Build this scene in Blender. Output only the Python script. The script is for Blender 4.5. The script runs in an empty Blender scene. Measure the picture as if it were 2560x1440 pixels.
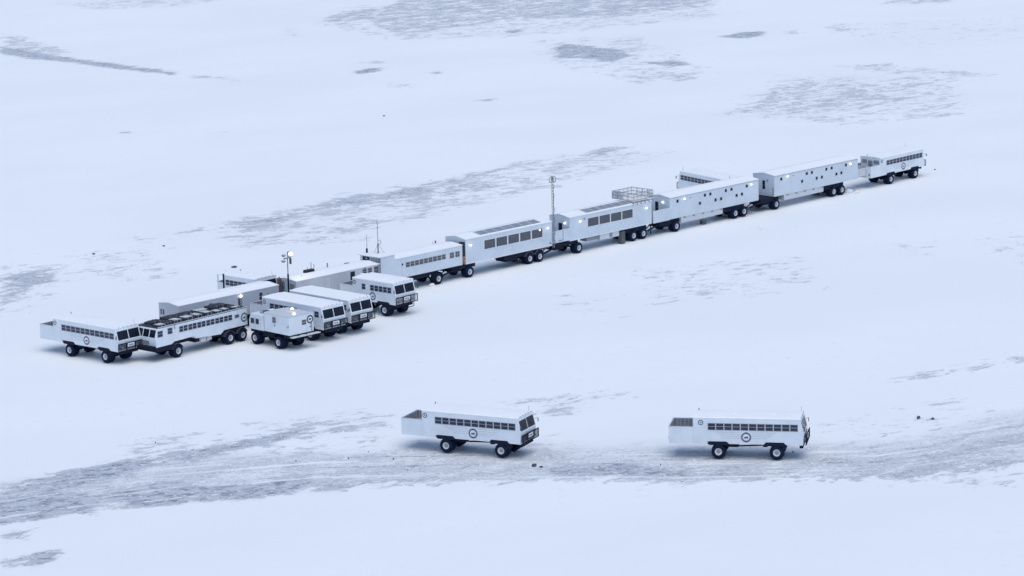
import bpy, bmesh, math, random
import numpy as np
from mathutils import Vector, Matrix

# ---------------------------------------------------------------- camera, sky, sun, exposure
sc = bpy.context.scene
COL = sc.collection
CAM_H, CAM_F, CAM_PITCH, CAM_ROLL = 92.987, 8105.86, 0.200299, -0.024696
cam = bpy.data.cameras.new('camera')
cam.sensor_width = 36.0
cam.lens = CAM_F / 2560.0 * 36.0
cam.clip_start = 1.0
cam.clip_end = 20000.0
cam_o = bpy.data.objects.new('camera', cam)
COL.objects.link(cam_o)
fw = Vector((0, math.cos(CAM_PITCH), -math.sin(CAM_PITCH)))
rt = Vector((1, 0, 0)); up = rt.cross(fw)
r2 = rt * math.cos(CAM_ROLL) + up * math.sin(CAM_ROLL)
u2 = -rt * math.sin(CAM_ROLL) + up * math.cos(CAM_ROLL)
cam_o.matrix_world = Matrix(((r2.x, u2.x, -fw.x, 0), (r2.y, u2.y, -fw.y, 0), (r2.z, u2.z, -fw.z, CAM_H), (0, 0, 0, 1)))
sc.camera = cam_o

SUN_EL, SUN_AZ = math.radians(68), math.radians(165)
world = bpy.data.worlds.new('World'); sc.world = world; world.use_nodes = True
nt = world.node_tree; nt.nodes.clear()
sky = nt.nodes.new('ShaderNodeTexSky'); sky.sky_type = 'NISHITA'; sky.sun_disc = False
sky.sun_elevation = SUN_EL; sky.sun_rotation = SUN_AZ
sky.air_density = 1.0; sky.dust_density = 1.0; sky.ozone_density = 3.4
bg = nt.nodes.new('ShaderNodeBackground'); bg.inputs['Strength'].default_value = 0.115
wo = nt.nodes.new('ShaderNodeOutputWorld')
nt.links.new(sky.outputs[0], bg.inputs['Color']); nt.links.new(bg.outputs[0], wo.inputs['Surface'])

sun = bpy.data.lights.new('sun', 'SUN'); sun.energy = 1.1; sun.angle = math.radians(60); sun.color = (1.0, 0.99, 0.90)
sun_o = bpy.data.objects.new('sun', sun); COL.objects.link(sun_o)
sd = Vector((math.sin(SUN_AZ) * math.cos(SUN_EL), math.cos(SUN_AZ) * math.cos(SUN_EL), math.sin(SUN_EL)))
sun_o.rotation_euler = sd.to_track_quat('Z', 'Y').to_euler()
sc.view_settings.view_transform = 'Standard'; sc.view_settings.look = 'None'
sc.view_settings.gamma = 1.0; sc.view_settings.use_curve_mapping = False
sc.view_settings.exposure = 0.44

# ---------------------------------------------------------------- helpers
def new_mat(name):
    m = bpy.data.materials.new(name); m.use_nodes = True
    return m, m.node_tree, m.node_tree.nodes['Principled BSDF']

def mat(name, col, rough=0.5, metal=0.0, var=0.0, scale=1.0, spec=0.5, grime=0.0):
    m, t, b = new_mat(name)
    b.inputs['Roughness'].default_value = rough
    b.inputs['Metallic'].default_value = metal
    b.inputs['Specular IOR Level'].default_value = spec
    c = (*col, 1)
    b.inputs['Base Color'].default_value = c
    if var > 0:
        tc = t.nodes.new('ShaderNodeTexCoord')
        oi = t.nodes.new('ShaderNodeObjectInfo')
        ad = t.nodes.new('ShaderNodeVectorMath'); ad.operation = 'ADD'
        t.links.new(tc.outputs['Object'], ad.inputs[0]); t.links.new(oi.outputs['Location'], ad.inputs[1])
        n = t.nodes.new('ShaderNodeTexNoise'); n.inputs['Scale'].default_value = scale; n.inputs['Detail'].default_value = 5
        n.inputs['Roughness'].default_value = 0.65
        t.links.new(ad.outputs[0], n.inputs['Vector'])
        mx = t.nodes.new('ShaderNodeMix'); mx.data_type = 'RGBA'
        r = t.nodes.new('ShaderNodeMapRange'); r.inputs[1].default_value = 0.3; r.inputs[2].default_value = 0.7
        t.links.new(n.outputs[0], r.inputs[0]); t.links.new(r.outputs[0], mx.inputs[0])
        mx.inputs[6].default_value = tuple(x * (1 - var) for x in col) + (1,)
        mx.inputs[7].default_value = tuple(min(1, x * (1 + var * 0.5)) for x in col) + (1,)
        t.links.new(mx.outputs[2], b.inputs['Base Color'])
    return m

def emit(name, col, s):
    m, t, b = new_mat(name)
    b.inputs['Base Color'].default_value = (*col, 1)
    b.inputs['Emission Color'].default_value = (*col, 1)
    b.inputs['Emission Strength'].default_value = s
    return m

M = {
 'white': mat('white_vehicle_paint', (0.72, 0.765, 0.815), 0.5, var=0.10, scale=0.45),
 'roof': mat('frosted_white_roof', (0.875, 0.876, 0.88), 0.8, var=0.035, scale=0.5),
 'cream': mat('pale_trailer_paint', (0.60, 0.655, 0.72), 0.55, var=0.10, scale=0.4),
 'grey': mat('weathered_grey_siding', (0.50, 0.52, 0.57), 0.6, var=0.10, scale=0.4),
 'pale_grey': mat('pale_grey_paint', (0.58, 0.59, 0.62), 0.6, var=0.08, scale=0.6),
 'line': mat('thin_grey_stripe_paint', (0.47, 0.49, 0.53), 0.6),
 'tyre': mat('frosty_black_rubber', (0.006, 0.014, 0.044), 0.9, var=0.4, scale=2.5, spec=0.2),
 'rim': mat('grey_white_steel_rim', (0.62, 0.63, 0.65), 0.5, var=0.15, scale=3),
 'hub': mat('dull_dark_hub_steel', (0.28, 0.285, 0.30), 0.6),
 'dark': mat('black_chassis_steel', (0.009, 0.014, 0.032), 0.85, var=0.35, scale=2, spec=0.25),
 'darkgrey': mat('dark_grey_steel', (0.085, 0.09, 0.11), 0.6, var=0.2, scale=1.5),
 'midgrey': mat('mid_grey_metal', (0.24, 0.25, 0.28), 0.55, var=0.15, scale=1.5),
 'lining': mat('slate_deck_lining', (0.27, 0.285, 0.34), 0.7, var=0.3, scale=2),
 'glass': mat('dark_window_glass', (0.030, 0.040, 0.078), 0.2, spec=0.35, var=0.5, scale=0.9),
 'glass2': mat('dark_windshield_glass', (0.010, 0.015, 0.032), 0.2, spec=0.18, var=0.4, scale=0.7),
 'lounge': mat('grey_tinted_lounge_glass', (0.075, 0.082, 0.10), 0.18, spec=0.5, var=0.25, scale=0.6),
 'skyl': mat('frosted_skylight_glass', (0.27, 0.29, 0.33), 0.35, var=0.22, scale=0.9),
 'clear': mat('pale_blue_plexiglass', (0.46, 0.50, 0.55), 0.25, var=0.1),
 'frame': mat('pale_window_frame', (0.40, 0.41, 0.44), 0.5),
 'ring': mat('slate_emblem_ring', (0.075, 0.085, 0.13), 0.6, var=0.25, scale=6),
 'black': mat('matt_black_plastic', (0.012, 0.013, 0.018), 0.7),
 'rust': mat('rust_orange_primer', (0.36, 0.16, 0.10), 0.7, var=0.3, scale=2),
 'maroon': mat('dull_maroon_cylinder', (0.11, 0.06, 0.085), 0.6, var=0.4, scale=2),
 'green': mat('faded_green_plastic', (0.10, 0.20, 0.20), 0.6, var=0.3, scale=2),
 'board': mat('pale_weathered_board', (0.60, 0.61, 0.63), 0.7, var=0.35, scale=1.6),
 'tarp': mat('dark_tarpaulin', (0.035, 0.04, 0.055), 0.75, var=0.5, scale=1.8),
 'snowlump': mat('clumped_snow', (0.8, 0.8, 0.81), 0.8, var=0.06, scale=3),
 'stone': mat('dark_wet_stone', (0.10, 0.105, 0.13), 0.8, var=0.4, scale=4),
 'lamp': emit('lit_lamp_glass', (1.0, 0.97, 0.90), 3.5),
 'flood': emit('lit_floodlight_glass', (1.0, 0.95, 0.84), 7.0),
}

class MB:
    """collects shapes and links them as one mesh object"""
    def __init__(s): s.v = []; s.f = []; s.m = []; s.mi = 0
    def poly(s, pts, faces):
        o = len(s.v); s.v += [tuple(p) for p in pts]
        for f in faces: s.f.append(tuple(o + i for i in f)); s.m.append(s.mi)
        return s
    def box(s, x0, x1, y0, y1, z0, z1):
        P = [(x, y, z) for x in (x0, x1) for y in (y0, y1) for z in (z0, z1)]
        return s.poly(P, [(0, 1, 3, 2), (4, 6, 7, 5), (0, 4, 5, 1), (2, 3, 7, 6), (0, 2, 6, 4), (1, 5, 7, 3)])
    def prism(s, prof, a0, a1, axis='y'):
        """prof: list of 2-D points; axis y -> (x,z), axis x -> (y,z)"""
        n = len(prof)
        mk = (lambda p, a: (p[0], a, p[1])) if axis == 'y' else (lambda p, a: (a, p[0], p[1]))
        P = [mk(p, a0) for p in prof] + [mk(p, a1) for p in prof]
        F = [tuple(range(n))[::-1], tuple(range(n, 2 * n))] + [(i, (i + 1) % n, n + (i + 1) % n, n + i) for i in range(n)]
        return s.poly(P, F)
    def quadbox(s, q, th):
        """a slab: quad q (4 points) thickened by th along its normal"""
        q = [Vector(p) for p in q]; nn = (q[1] - q[0]).cross(q[3] - q[0]).normalized() * th
        P = q + [p + nn for p in q]
        return s.poly(P, [(3, 2, 1, 0), (4, 5, 6, 7), (0, 1, 5, 4), (1, 2, 6, 5), (2, 3, 7, 6), (3, 0, 4, 7)])
    def tube(s, p, q, r, r1=None, n=8):
        p = Vector(p); q = Vector(q); d = (q - p)
        if d.length < 1e-6: return s
        a = d.orthogonal().normalized(); b = d.normalized().cross(a); r1 = r if r1 is None else r1
        P = [p + (a * math.cos(2 * math.pi * i / n) + b * math.sin(2 * math.pi * i / n)) * r for i in range(n)]
        P += [q + (a * math.cos(2 * math.pi * i / n) + b * math.sin(2 * math.pi * i / n)) * r1 for i in range(n)]
        return s.poly(P, [tuple(range(n))[::-1], tuple(range(n, 2 * n))] + [(i, (i + 1) % n, n + (i + 1) % n, n + i) for i in range(n)])
    def path(s, pts, r, n=6):
        for a, b in zip(pts, pts[1:]): s.tube(a, b, r, n=n)
        return s
    def disc(s, c, r0, r1, y, ny=-1, n=28, th=0.015):
        """flat ring (or disc when r0=0) standing in the x-z plane, facing ny along y"""
        cx, cz = c; P = []
        for i in range(n):
            a = 2 * math.pi * i / n; ca, sa = math.cos(a), math.sin(a)
            P += [(cx + r0 * ca, y, cz + r0 * sa), (cx + r1 * ca, y, cz + r1 * sa), (cx + r1 * ca, y - ny * th, cz + r1 * sa)]
        F = []
        for i in range(n):
            j = (i + 1) % n
            F += [(3 * i, 3 * i + 1, 3 * j + 1, 3 * j) if r0 > 0 else (3 * i, 3 * i + 1, 3 * j + 1), (3 * i + 1, 3 * i + 2, 3 * j + 2, 3 * j + 1)]
        return s.poly(P, F)
    def ball(s, c, r, n=10, sq=(1, 1, 1)):
        P = [(c[0], c[1], c[2] + r * sq[2])]; k = n // 2
        for i in range(1, k):
            t = math.pi * i / k
            for j in range(n):
                p = 2 * math.pi * j / n
                P.append((c[0] + r * sq[0] * math.sin(t) * math.cos(p), c[1] + r * sq[1] * math.sin(t) * math.sin(p), c[2] + r * sq[2] * math.cos(t)))
        P.append((c[0], c[1], c[2] - r * sq[2])); e = len(P) - 1; F = []
        for j in range(n):
            F.append((0, 1 + j, 1 + (j + 1) % n)); F.append((e, e - 1 - j, e - 1 - (j + 1) % n))
            for i in range(k - 2):
                a = 1 + i * n; F.append((a + j, a + n + j, a + n + (j + 1) % n, a + (j + 1) % n))
        return s.poly(P, F)
    def build(s, name, mats, parent=None, loc=None, bevel=0.0, smooth=False, label=None):
        me = bpy.data.meshes.new(name); me.from_pydata(s.v, [], s.f)
        mats = mats if isinstance(mats, (list, tuple)) else [mats]
        for m in mats: me.materials.append(m)
        me.polygons.foreach_set('material_index', s.m)
        bm = bmesh.new(); bm.from_mesh(me); bmesh.ops.recalc_face_normals(bm, faces=bm.faces); bm.to_mesh(me); bm.free()
        if smooth: me.polygons.foreach_set('use_smooth', [True] * len(me.polygons))
        me.update()
        o = bpy.data.objects.new(name, me); COL.objects.link(o)
        if parent is not None: o.parent = parent
        if loc is not None: o.location = loc
        if bevel:
            b = o.modifiers.new('bevel', 'BEVEL'); b.width = bevel; b.segments = 2; b.limit_method = 'ANGLE'
        if label: o['label'] = label
        return o

def tag(o, label, cat, group=None, kind=None):
    o['label'] = label; o['category'] = cat
    if group: o['group'] = group
    o['kind'] = kind or 'thing'
    return o

def thing(name, label, cat, loc, rz=0.0, group=None):
    o = bpy.data.objects.new(name, None); COL.objects.link(o); o.empty_display_size = 0.5
    o.location = loc; o.rotation_euler = (0, 0, rz)
    return tag(o, label, cat, group)

def copy_tree(o, parent=None):
    kids = list(o.children); c = o.copy(); COL.objects.link(c); c.parent = parent
    for k in kids: copy_tree(k, c)
    return c

def dup_at(src, loc, rz, label):
    c = copy_tree(src); c.location = loc; c.rotation_euler = (0, 0, rz); c['label'] = label
    return c

# ---------------------------------------------------------------- wheels (fat low-pressure tyre + dished rim)
def lathe_y(prof, n=28):
    """revolve (y, r) profile about the y axis"""
    mb = MB(); k = len(prof); P = []
    for i in range(n):
        a = 2 * math.pi * i / n
        P += [(r * math.cos(a), y, r * math.sin(a)) for y, r in prof]
    F = [(i * k + j, ((i + 1) % n) * k + j, ((i + 1) % n) * k + j + 1, i * k + j + 1) for i in range(n) for j in range(k - 1)]
    mb.poly(P, F); return mb

def make_wheel_meshes():
    t = lathe_y([(0.02, 0.40), (-0.05, 0.46), (-0.10, 0.60), (-0.06, 0.735), (0.06, 0.815), (0.25, 0.84), (0.60, 0.845), (0.95, 0.84), (1.13, 0.81), (1.22, 0.72), (1.25, 0.55), (1.2, 0.40)])
    for i in range(26):                                         # chevron tread lugs
        a = 2 * math.pi * i / 26
        for y0, y1, da in ((0.08, 0.62, 0.0), (0.62, 1.14, 0.12)):
            b = a + da; c, s_ = math.cos(b), math.sin(b); tx, tz = -s_, c
            h = 0.05; P = []
            for y, sh in ((y0, 0), (y1, 0.09 if da == 0 else -0.09)):
                for w in (-h, h):
                    for r in (0.82, 0.868):
                        P.append((c * r + tx * (w + sh), y, s_ * r + tz * (w + sh)))
            t.poly(P, [(0, 1, 3, 2), (4, 6, 7, 5), (0, 4, 5, 1), (2, 3, 7, 6), (0, 2, 6, 4), (1, 5, 7, 3)])
    tyre = t.build('wheel', M['tyre'])
    r = lathe_y([(-0.02, 0.43), (-0.035, 0.40), (0.0, 0.37), (0.07, 0.33), (0.09, 0.22)])
    rim_m = r
    rim_m.mi = 1
    hub = lathe_y([(0.09, 0.23), (0.04, 0.16), (-0.01, 0.14), (-0.02, 0.05), (-0.02, 0.001)], 16)
    rim_m.poly(hub.v, hub.f)
    for i in range(8):
        a = 2 * math.pi * i / 8; rim_m.ball((0.275 * math.cos(a), 0.07, 0.275 * math.sin(a)), 0.03, 6)
    rim = rim_m.build('rim', [M['rim'], M['hub']], smooth=True)
    return tyre, rim

_ty, _ri = make_wheel_meshes()
TYRE, RIM = _ty.data, _ri.data
bpy.data.objects.remove(_ty); bpy.data.objects.remove(_ri)
WR = random.Random(3)
def wheel(parent, x, y, side, z=0.84, r=0.84):
    """side -1: outer face towards -y; +1: towards +y"""
    w = bpy.data.objects.new('wheel', TYRE); COL.objects.link(w); w.parent = parent; w.location = (x, y, z)
    w.rotation_euler = (0, 0, 0 if side < 0 else math.pi)
    w.scale = (r / 0.868,) * 3
    i = bpy.data.objects.new('rim', RIM); COL.objects.link(i); i.parent = w
    i.rotation_euler = (0, WR.uniform(0, 6.28), 0)
    return w

def window(parent, x0, x1, z0, z1, y, ny, m='glass', bar=True, vbar=False, fr=0.05, name='window', pf='frame'):
    """a pane standing 12 mm proud of the wall at y, with a thin raised frame"""
    w = MB().box(x0, x1, y, y + ny * 0.012, z0, z1).build(name, M[m], parent)
    f = MB(); yo = y + ny * 0.035; yi = y + ny * 0.002
    f.box(x0 - fr, x1 + fr, yi, yo, z1, z1 + fr); f.box(x0 - fr, x1 + fr, yi, yo, z0 - fr, z0)
    f.box(x0 - fr, x0, yi, yo, z0, z1); f.box(x1, x1 + fr, yi, yo, z0, z1)
    if bar:
        zm = z0 + (z1 - z0) * 0.52; f.box(x0, x1, y + ny * 0.013, y + ny * 0.025, zm - 0.022, zm + 0.022)
    if vbar:
        xm = (x0 + x1) / 2; f.box(xm - 0.03, xm + 0.03, y + ny * 0.013, y + ny * 0.026, z0, z1)
    f.build('frame', M[pf], w)
    return w

def emblem(parent, cx, cz, r, y, ny, name='emblem'):
    e = MB(); e.mi = 1; e.disc((cx, cz), 0, r * 0.70, y + ny * 0.016, ny)
    e.mi = 0; e.disc((cx, cz), r * 0.68, r, y + ny * 0.022, ny)
    sx = -ny                                                     # walking white-bear silhouette reads as a dark low shape
    def blob(x, z, w, h): e.ball((cx + sx * x * r, y + ny * 0.02, cz + z * r), r, 10, (w, 0.02, h))
    if r > 0.42:
        blob(0.18, 0.0, 0.22, 0.19); blob(-0.14, -0.03, 0.20, 0.15); blob(-0.36, -0.09, 0.10, 0.09)
        for q in (-0.24, -0.06, 0.18, 0.32): blob(q, -0.22, 0.05, 0.12)
        e.mi = 1                                                 # light dashes of lettering round the ring
        for i in range(18):
            if i in (4, 5, 13, 14): continue
            a = 2 * math.pi * i / 18; ca, sa = math.cos(a), math.sin(a)
            e.ball((cx + ca * r * 0.84, y + ny * 0.024, cz + sa * r * 0.84), r * 0.05, 6, (1, 0.2, 1))
    else:
        blob(0.0, 0.0, 0.3, 0.3)
    return e.build(name, [M['ring'], M['white']], parent)

# ---------------------------------------------------------------- tundra buses
W2 = 2.08
def roof_shell(x0, x1, hw, ze, zc, rnd=0.35):
    """rounded bus roof, eaves at ze, crown at zc"""
    prof = [(-hw, ze), (-hw, ze + 0.12), (-hw + 0.10, ze + 0.20), (-hw + rnd + 0.1, zc - 0.07), (-hw * 0.45, zc - 0.015), (0, zc)]
    prof = prof + [(-y, z) for y, z in prof[-2::-1]]
    return MB().prism(prof, x0, x1, 'x')

def buggy(label, loc, rz, group, rear=-5.7, cab=-3.02, axles=(0.0, 7.02), wins=None, logo=3.54, emb=-2.6, hatch=True, stripes=True, guard='dark', deck_roof=False, front_only=False, whip=True):
    t = thing('tundra_bus', label, 'bus', loc, rz, group)
    hub = axles
    if wins is None: wins = [(-1.28 + 0.9373 * i, -1.28 + 0.9373 * i + 0.80) for i in range(11)]
    zb = 1.76
    def notch(ax, fl, fr_):
        return [(ax - fl, zb), (ax - fl + 0.22, 2.04), (ax + fr_ - 0.28, 2.04), (ax + fr_, zb)]
    bot = [(max(rear if cab < rear + 0.1 else cab, cab), zb)]
    for a, (fl, fr_) in zip(hub, ((1.28, 1.22), (1.45, 1.08))):
        n_ = notch(a, fl, fr_)
        n_ = [p for p in n_ if p[0] > cab]
        bot += n_
    prof = bot + [(9.50, 1.74), (9.60, 3.15), (9.20, 4.72), (cab, 4.72)]
    MB().prism(prof, -W2, W2).build('body', M['white'], t, bevel=0.05)
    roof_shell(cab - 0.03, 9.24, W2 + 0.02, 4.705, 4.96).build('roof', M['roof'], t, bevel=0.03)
    # rear viewing deck: walls, floor
    if cab - rear > 0.6:
        d = MB(); d.box(rear, cab, -W2, -W2 + 0.08, zb, 3.68); d.box(rear, cab, W2 - 0.08, W2, zb, 3.68); d.box(rear, rear + 0.08, -W2 + 0.08, W2 - 0.08, zb, 3.68)
        d.build('deck_wall', M['white'], t, bevel=0.02)
        MB().box(rear + 0.08, cab - 0.002, -W2 + 0.08, W2 - 0.08, 2.2, 2.3).build('deck_floor', M['darkgrey'], t)
        r = MB(); r.box(rear - 0.03, cab, -W2 - 0.02, -W2 + 0.1, 3.68, 3.73); r.box(rear - 0.03, cab, W2 - 0.1, W2 + 0.02, 3.68, 3.73); r.box(rear - 0.03, rear + 0.1, -W2 + 0.1, W2 - 0.1, 3.68, 3.73)
        r.build('deck_rail', M['pale_grey'], t)
        # grey ribs, seats and lockers seen inside the deck
        b = MB()
        for k in range(6):
            x = rear + 0.35 + k * (cab - rear - 0.5) / 5
            b.box(x, x + 0.10, W2 - 0.16, W2 - 0.081, 2.3, 3.6)
        b.box(rear + 0.09, cab - 0.01, W2 - 0.42, W2 - 0.17, 2.3, 2.75)
        b.build('deck_bench', M['frame'], t)
        bd = MB().box(rear + 0.12, cab - 0.01, W2 - 0.10, W2 - 0.082, 2.35, 3.64); bd.box(rear + 0.082, rear + 0.11, -W2 + 0.1, W2 - 0.1, 2.35, 3.64)
        bd.mi = 1
        for y in np.linspace(-1.6, 1.6, 6): bd.box(rear + 0.111, rear + 0.16, y - 0.06, y + 0.06, 2.35, 3.62)
        bd.build('deck_lining', [M['lining'], M['frame']], t)
        dd = MB().box(cab - 0.03, cab - 0.001, -0.45, 0.45, 2.31, 4.25).build('rear_door', M['lining'], t)
        MB().ball((cab - 0.05, 0.33, 3.2), 0.05, 6).build('handle', M['frame'], dd)
        for s in (-1, 1):
            MB().box(cab - 0.02, cab - 0.001, s * 0.7 if s > 0 else -1.8, 1.8 if s > 0 else -0.7, 3.75, 4.35).build('rear_window', M['skyl'], t)
        for s in (-1, 1):
            MB().box(rear - 0.05, rear - 0.001, s * 1.75 - 0.1, s * 1.75 + 0.1, 2.15, 2.5).build('tail_light', M['darkgrey'], t)
    if deck_roof:
        c = MB()
        for y in (-W2 + 0.08, W2 - 0.08): c.tube((rear + 0.1, y, 3.73), (rear + 0.1, y, 4.8), 0.07)
        c.build('corner_post', M['pale_grey'], t)
        MB().tube((cab, -W2 - 0.03, 2.9), (cab, -W2 - 0.03, 4.95), 0.13).build('exhaust_pipe', M['dark'], t)
        roof_shell(rear - 0.05, cab - 0.035, W2 + 0.02, 4.705, 4.95).build('deck_canopy', M['roof'], t)
    # side windows
    for (a, b) in wins:
        for s in (-1, 1): window(t, a, b, 3.41, 4.15, s * W2, s)
    for s in (-1, 1):
        emblem(t, logo, 2.60, 0.58, s * W2, s)
        if emb is not None: emblem(t, emb, 4.24, 0.30, s * W2, s, 'round_vent_window')
    if stripes:
        for s in (-1, 1):
            st = MB()
            for k, z in enumerate((3.14, 2.92, 2.70, 2.48)):
                x0, x1 = logo - 3.6 + 0.36 * k, logo + 3.5 - 0.36 * k
                for a, b in ((x0, logo - 0.62), (logo + 0.62, x1)):
                    st.box(a, b, s * W2, s * (W2 + 0.008), z - 0.022, z + 0.022)
            st.build('pinstripe', M['line'], t)
    # windshield panes on the sloping front
    def fx(z): return 9.60 - (z - 3.15) * (0.40 / 1.57) + 0.004
    for y0, y1 in ((-1.88, -0.07), (0.07, 1.88)):
        z0, z1 = 3.27, 4.42
        w = MB().quadbox([(fx(z0), y0, z0), (fx(z0), y1, z0), (fx(z1), y1, z1), (fx(z1), y0, z1)], 0.012).build('windshield', M['glass2'], t)
        MB().tube((fx(3.25) + 0.03, (y0 + y1) / 2 + 0.3, 3.28), (fx(3.8) + 0.04, (y0 + y1) / 2 - 0.25, 3.85), 0.02, n=5).build('wiper', M['black'], w)
    for k in range(5):
        MB().ball((9.26, (-0.9 + 0.45 * k) * 1.6, 4.88), 0.06, 6).build('marker_light', M['midgrey'], t)
    for s in (-1, 1):
        m_ = MB(); m_.path([(9.45, s * W2, 3.9), (9.75, s * 2.42, 3.95), (9.75, s * 2.42, 3.5)], 0.025); m_.box(9.70, 9.74, s * 2.42 - 0.09, s * 2.42 + 0.09, 3.5, 3.85)
        m_.build('side_mirror', M['darkgrey'], t)
    # front grille and brush guard
    MB().quadbox([(9.515, -1.98, 1.9), (9.515, 1.98, 1.9), (9.585, 1.98, 2.78), (9.585, -1.98, 2.78)], 0.012).build('grille', M['midgrey' if guard == 'dark' else 'pale_grey'], t)
    g = MB(); X = 9.85
    g.path([(X, -2.16, 1.84), (X, 2.16, 1.84), (X, 2.16, 2.80), (X, -2.16, 2.80), (X, -2.16, 1.84)], 0.06)
    ys = [-2.16 + 4.32 * i / 20 for i in range(1, 20)]
    for y in ys: g.tube((X, y, 1.84), (X, y, 2.80), 0.032 if guard == 'dark' else 0.022, n=5)
    g.box(X - 0.02, X + 0.02, -0.80, -0.66, 1.84, 2.8); g.box(X - 0.02, X + 0.02, 0.66, 0.80, 1.84, 2.8)
    for y in (-1.6, -0.7, 0.7, 1.6): g.tube((9.5, y, 2.1), (X, y, 2.1), 0.045); g.tube((9.5, y, 2.7), (X, y, 2.7), 0.04)
    if guard != 'dark':
        g.path([(X, -0.8, 1.84), (X + 0.05, -0.75, 1.2), (X + 0.05, 1.3, 1.2), (X, 1.4, 1.84)], 0.05)
    gd = g.build('brush_guard', M['dark'], t)
    sg = MB(); sg.mi = 0; sg.box(X + 0.025, X + 0.05, -0.58, 0.58, 2.28, 2.74)
    sg.mi = 1
    for k, (a, b) in enumerate(((-0.40, -0.28), (-0.20, -0.06), (0.02, 0.12), (0.18, 0.38))): sg.box(X + 0.051, X + 0.056, a, b, 2.38, 2.62 - 0.05 * (k % 2))
    sg.build('front_sign', [M['white'], M['darkgrey']], gd)
    for y in (-1.35, 1.35):
        MB().box(9.60, 9.66, y - 0.2, y + 0.2, 2.1, 2.36).build('headlight', M['frame'], t)
    MB().box(9.05, 9.46, -1.6, 1.6, 1.3, 1.70).build('bumper', M['dark'], t, bevel=0.04)
    # chassis
    c = MB()
    lo = min(cab, hub[0]) if front_only else hub[0]
    for y in (-0.55, 0.4): c.box(lo - 1.2, 9.3, y, y + 0.15, 1.38, 1.72)
    c.box(hub[0] + 0.9, hub[0] + 2.2, -1.6, 1.6, 1.30, 1.74)
    c.box(hub[1] - 1.6, hub[1] - 1.1, -1.5, 1.5, 1.35, 1.7)
    c.tube((hub[0], 0, 0.95), (hub[1], 0, 1.3), 0.09)
    for a in hub:
        c.tube((a, -1.1, 0.86), (a, 1.1, 0.86), 0.16); c.ball((a, 0, 0.88), 0.36, 10)
        for y in (-0.5, 0.5): c.box(a - 0.7, a + 0.7, y - 0.08, y + 0.08, 1.15, 1.3)
    c.build('chassis', M['dark'], t)
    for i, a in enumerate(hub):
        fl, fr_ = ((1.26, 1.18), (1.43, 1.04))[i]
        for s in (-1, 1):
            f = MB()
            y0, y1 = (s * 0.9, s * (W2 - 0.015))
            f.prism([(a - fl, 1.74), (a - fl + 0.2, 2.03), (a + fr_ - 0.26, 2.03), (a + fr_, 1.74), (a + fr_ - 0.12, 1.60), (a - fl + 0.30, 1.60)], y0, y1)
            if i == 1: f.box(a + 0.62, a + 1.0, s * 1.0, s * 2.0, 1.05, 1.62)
            f.build('fender_or_arch_shade', M['dark'], t)  # dark slab filling the arch notch, stands in for the shade there
    ex = MB().box(hub[0] - 1.25, hub[0] - 1.1, -W2 - 0.02, -W2 + 0.3, 1.93, 2.03)
    ex.build('side_step', M['dark'], t)
    for a in hub:
        wheel(t, a, -2.06, -1); wheel(t, a, 2.06, 1)
    # small roof fittings
    if hatch:
        for x in (cab + 0.35,):
            MB().tube((x, 0.9, 4.9), (x, 0.9, 5.18), 0.06, n=7).build('roof_vent', M['midgrey'], t)
        for x in (1.2, 5.6):
            MB().box(x, x + 0.7, -0.35, 0.35, 4.93, 5.03).build('roof_hatch', M['roof'], t, bevel=0.02)
    if whip:
        MB().tube((9.0, 1.5, 4.9), (9.0, 1.5, 5.5), 0.02, n=5).build('aerial', M['midgrey'], t)
    return t

GB = 'white tundra buses with fat black tyres'
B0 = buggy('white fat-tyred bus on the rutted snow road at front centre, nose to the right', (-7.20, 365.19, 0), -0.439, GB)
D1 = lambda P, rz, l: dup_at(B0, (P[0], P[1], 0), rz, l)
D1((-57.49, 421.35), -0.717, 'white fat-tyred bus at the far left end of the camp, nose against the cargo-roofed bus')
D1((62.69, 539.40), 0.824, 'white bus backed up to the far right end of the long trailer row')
_k = math.radians(124); _ck, _sk = math.cos(_k), math.sin(_k)
D1((28.29 - (_ck * 8.9 - _sk * 2.08), 527.73 - (_sk * 8.9 + _ck * 2.08)), _k, 'white bus mostly hidden behind a bedroom trailer, one end showing above its roof')
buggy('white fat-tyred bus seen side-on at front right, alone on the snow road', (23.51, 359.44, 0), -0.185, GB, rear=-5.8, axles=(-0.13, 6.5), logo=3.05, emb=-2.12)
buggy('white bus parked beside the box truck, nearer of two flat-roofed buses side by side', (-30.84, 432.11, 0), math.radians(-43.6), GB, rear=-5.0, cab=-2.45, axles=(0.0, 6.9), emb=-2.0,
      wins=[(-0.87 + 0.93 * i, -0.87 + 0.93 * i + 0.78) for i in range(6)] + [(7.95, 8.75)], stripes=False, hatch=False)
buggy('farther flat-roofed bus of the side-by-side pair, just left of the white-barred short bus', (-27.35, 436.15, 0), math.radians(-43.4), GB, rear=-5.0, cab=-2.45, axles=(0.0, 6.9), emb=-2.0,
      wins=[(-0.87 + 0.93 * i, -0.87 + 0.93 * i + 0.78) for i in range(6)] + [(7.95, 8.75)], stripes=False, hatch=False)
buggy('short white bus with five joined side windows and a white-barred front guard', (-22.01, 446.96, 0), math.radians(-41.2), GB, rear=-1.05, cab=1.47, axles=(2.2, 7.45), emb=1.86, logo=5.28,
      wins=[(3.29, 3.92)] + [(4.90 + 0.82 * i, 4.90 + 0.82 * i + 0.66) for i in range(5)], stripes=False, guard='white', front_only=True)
_j = math.radians(-42)
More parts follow.
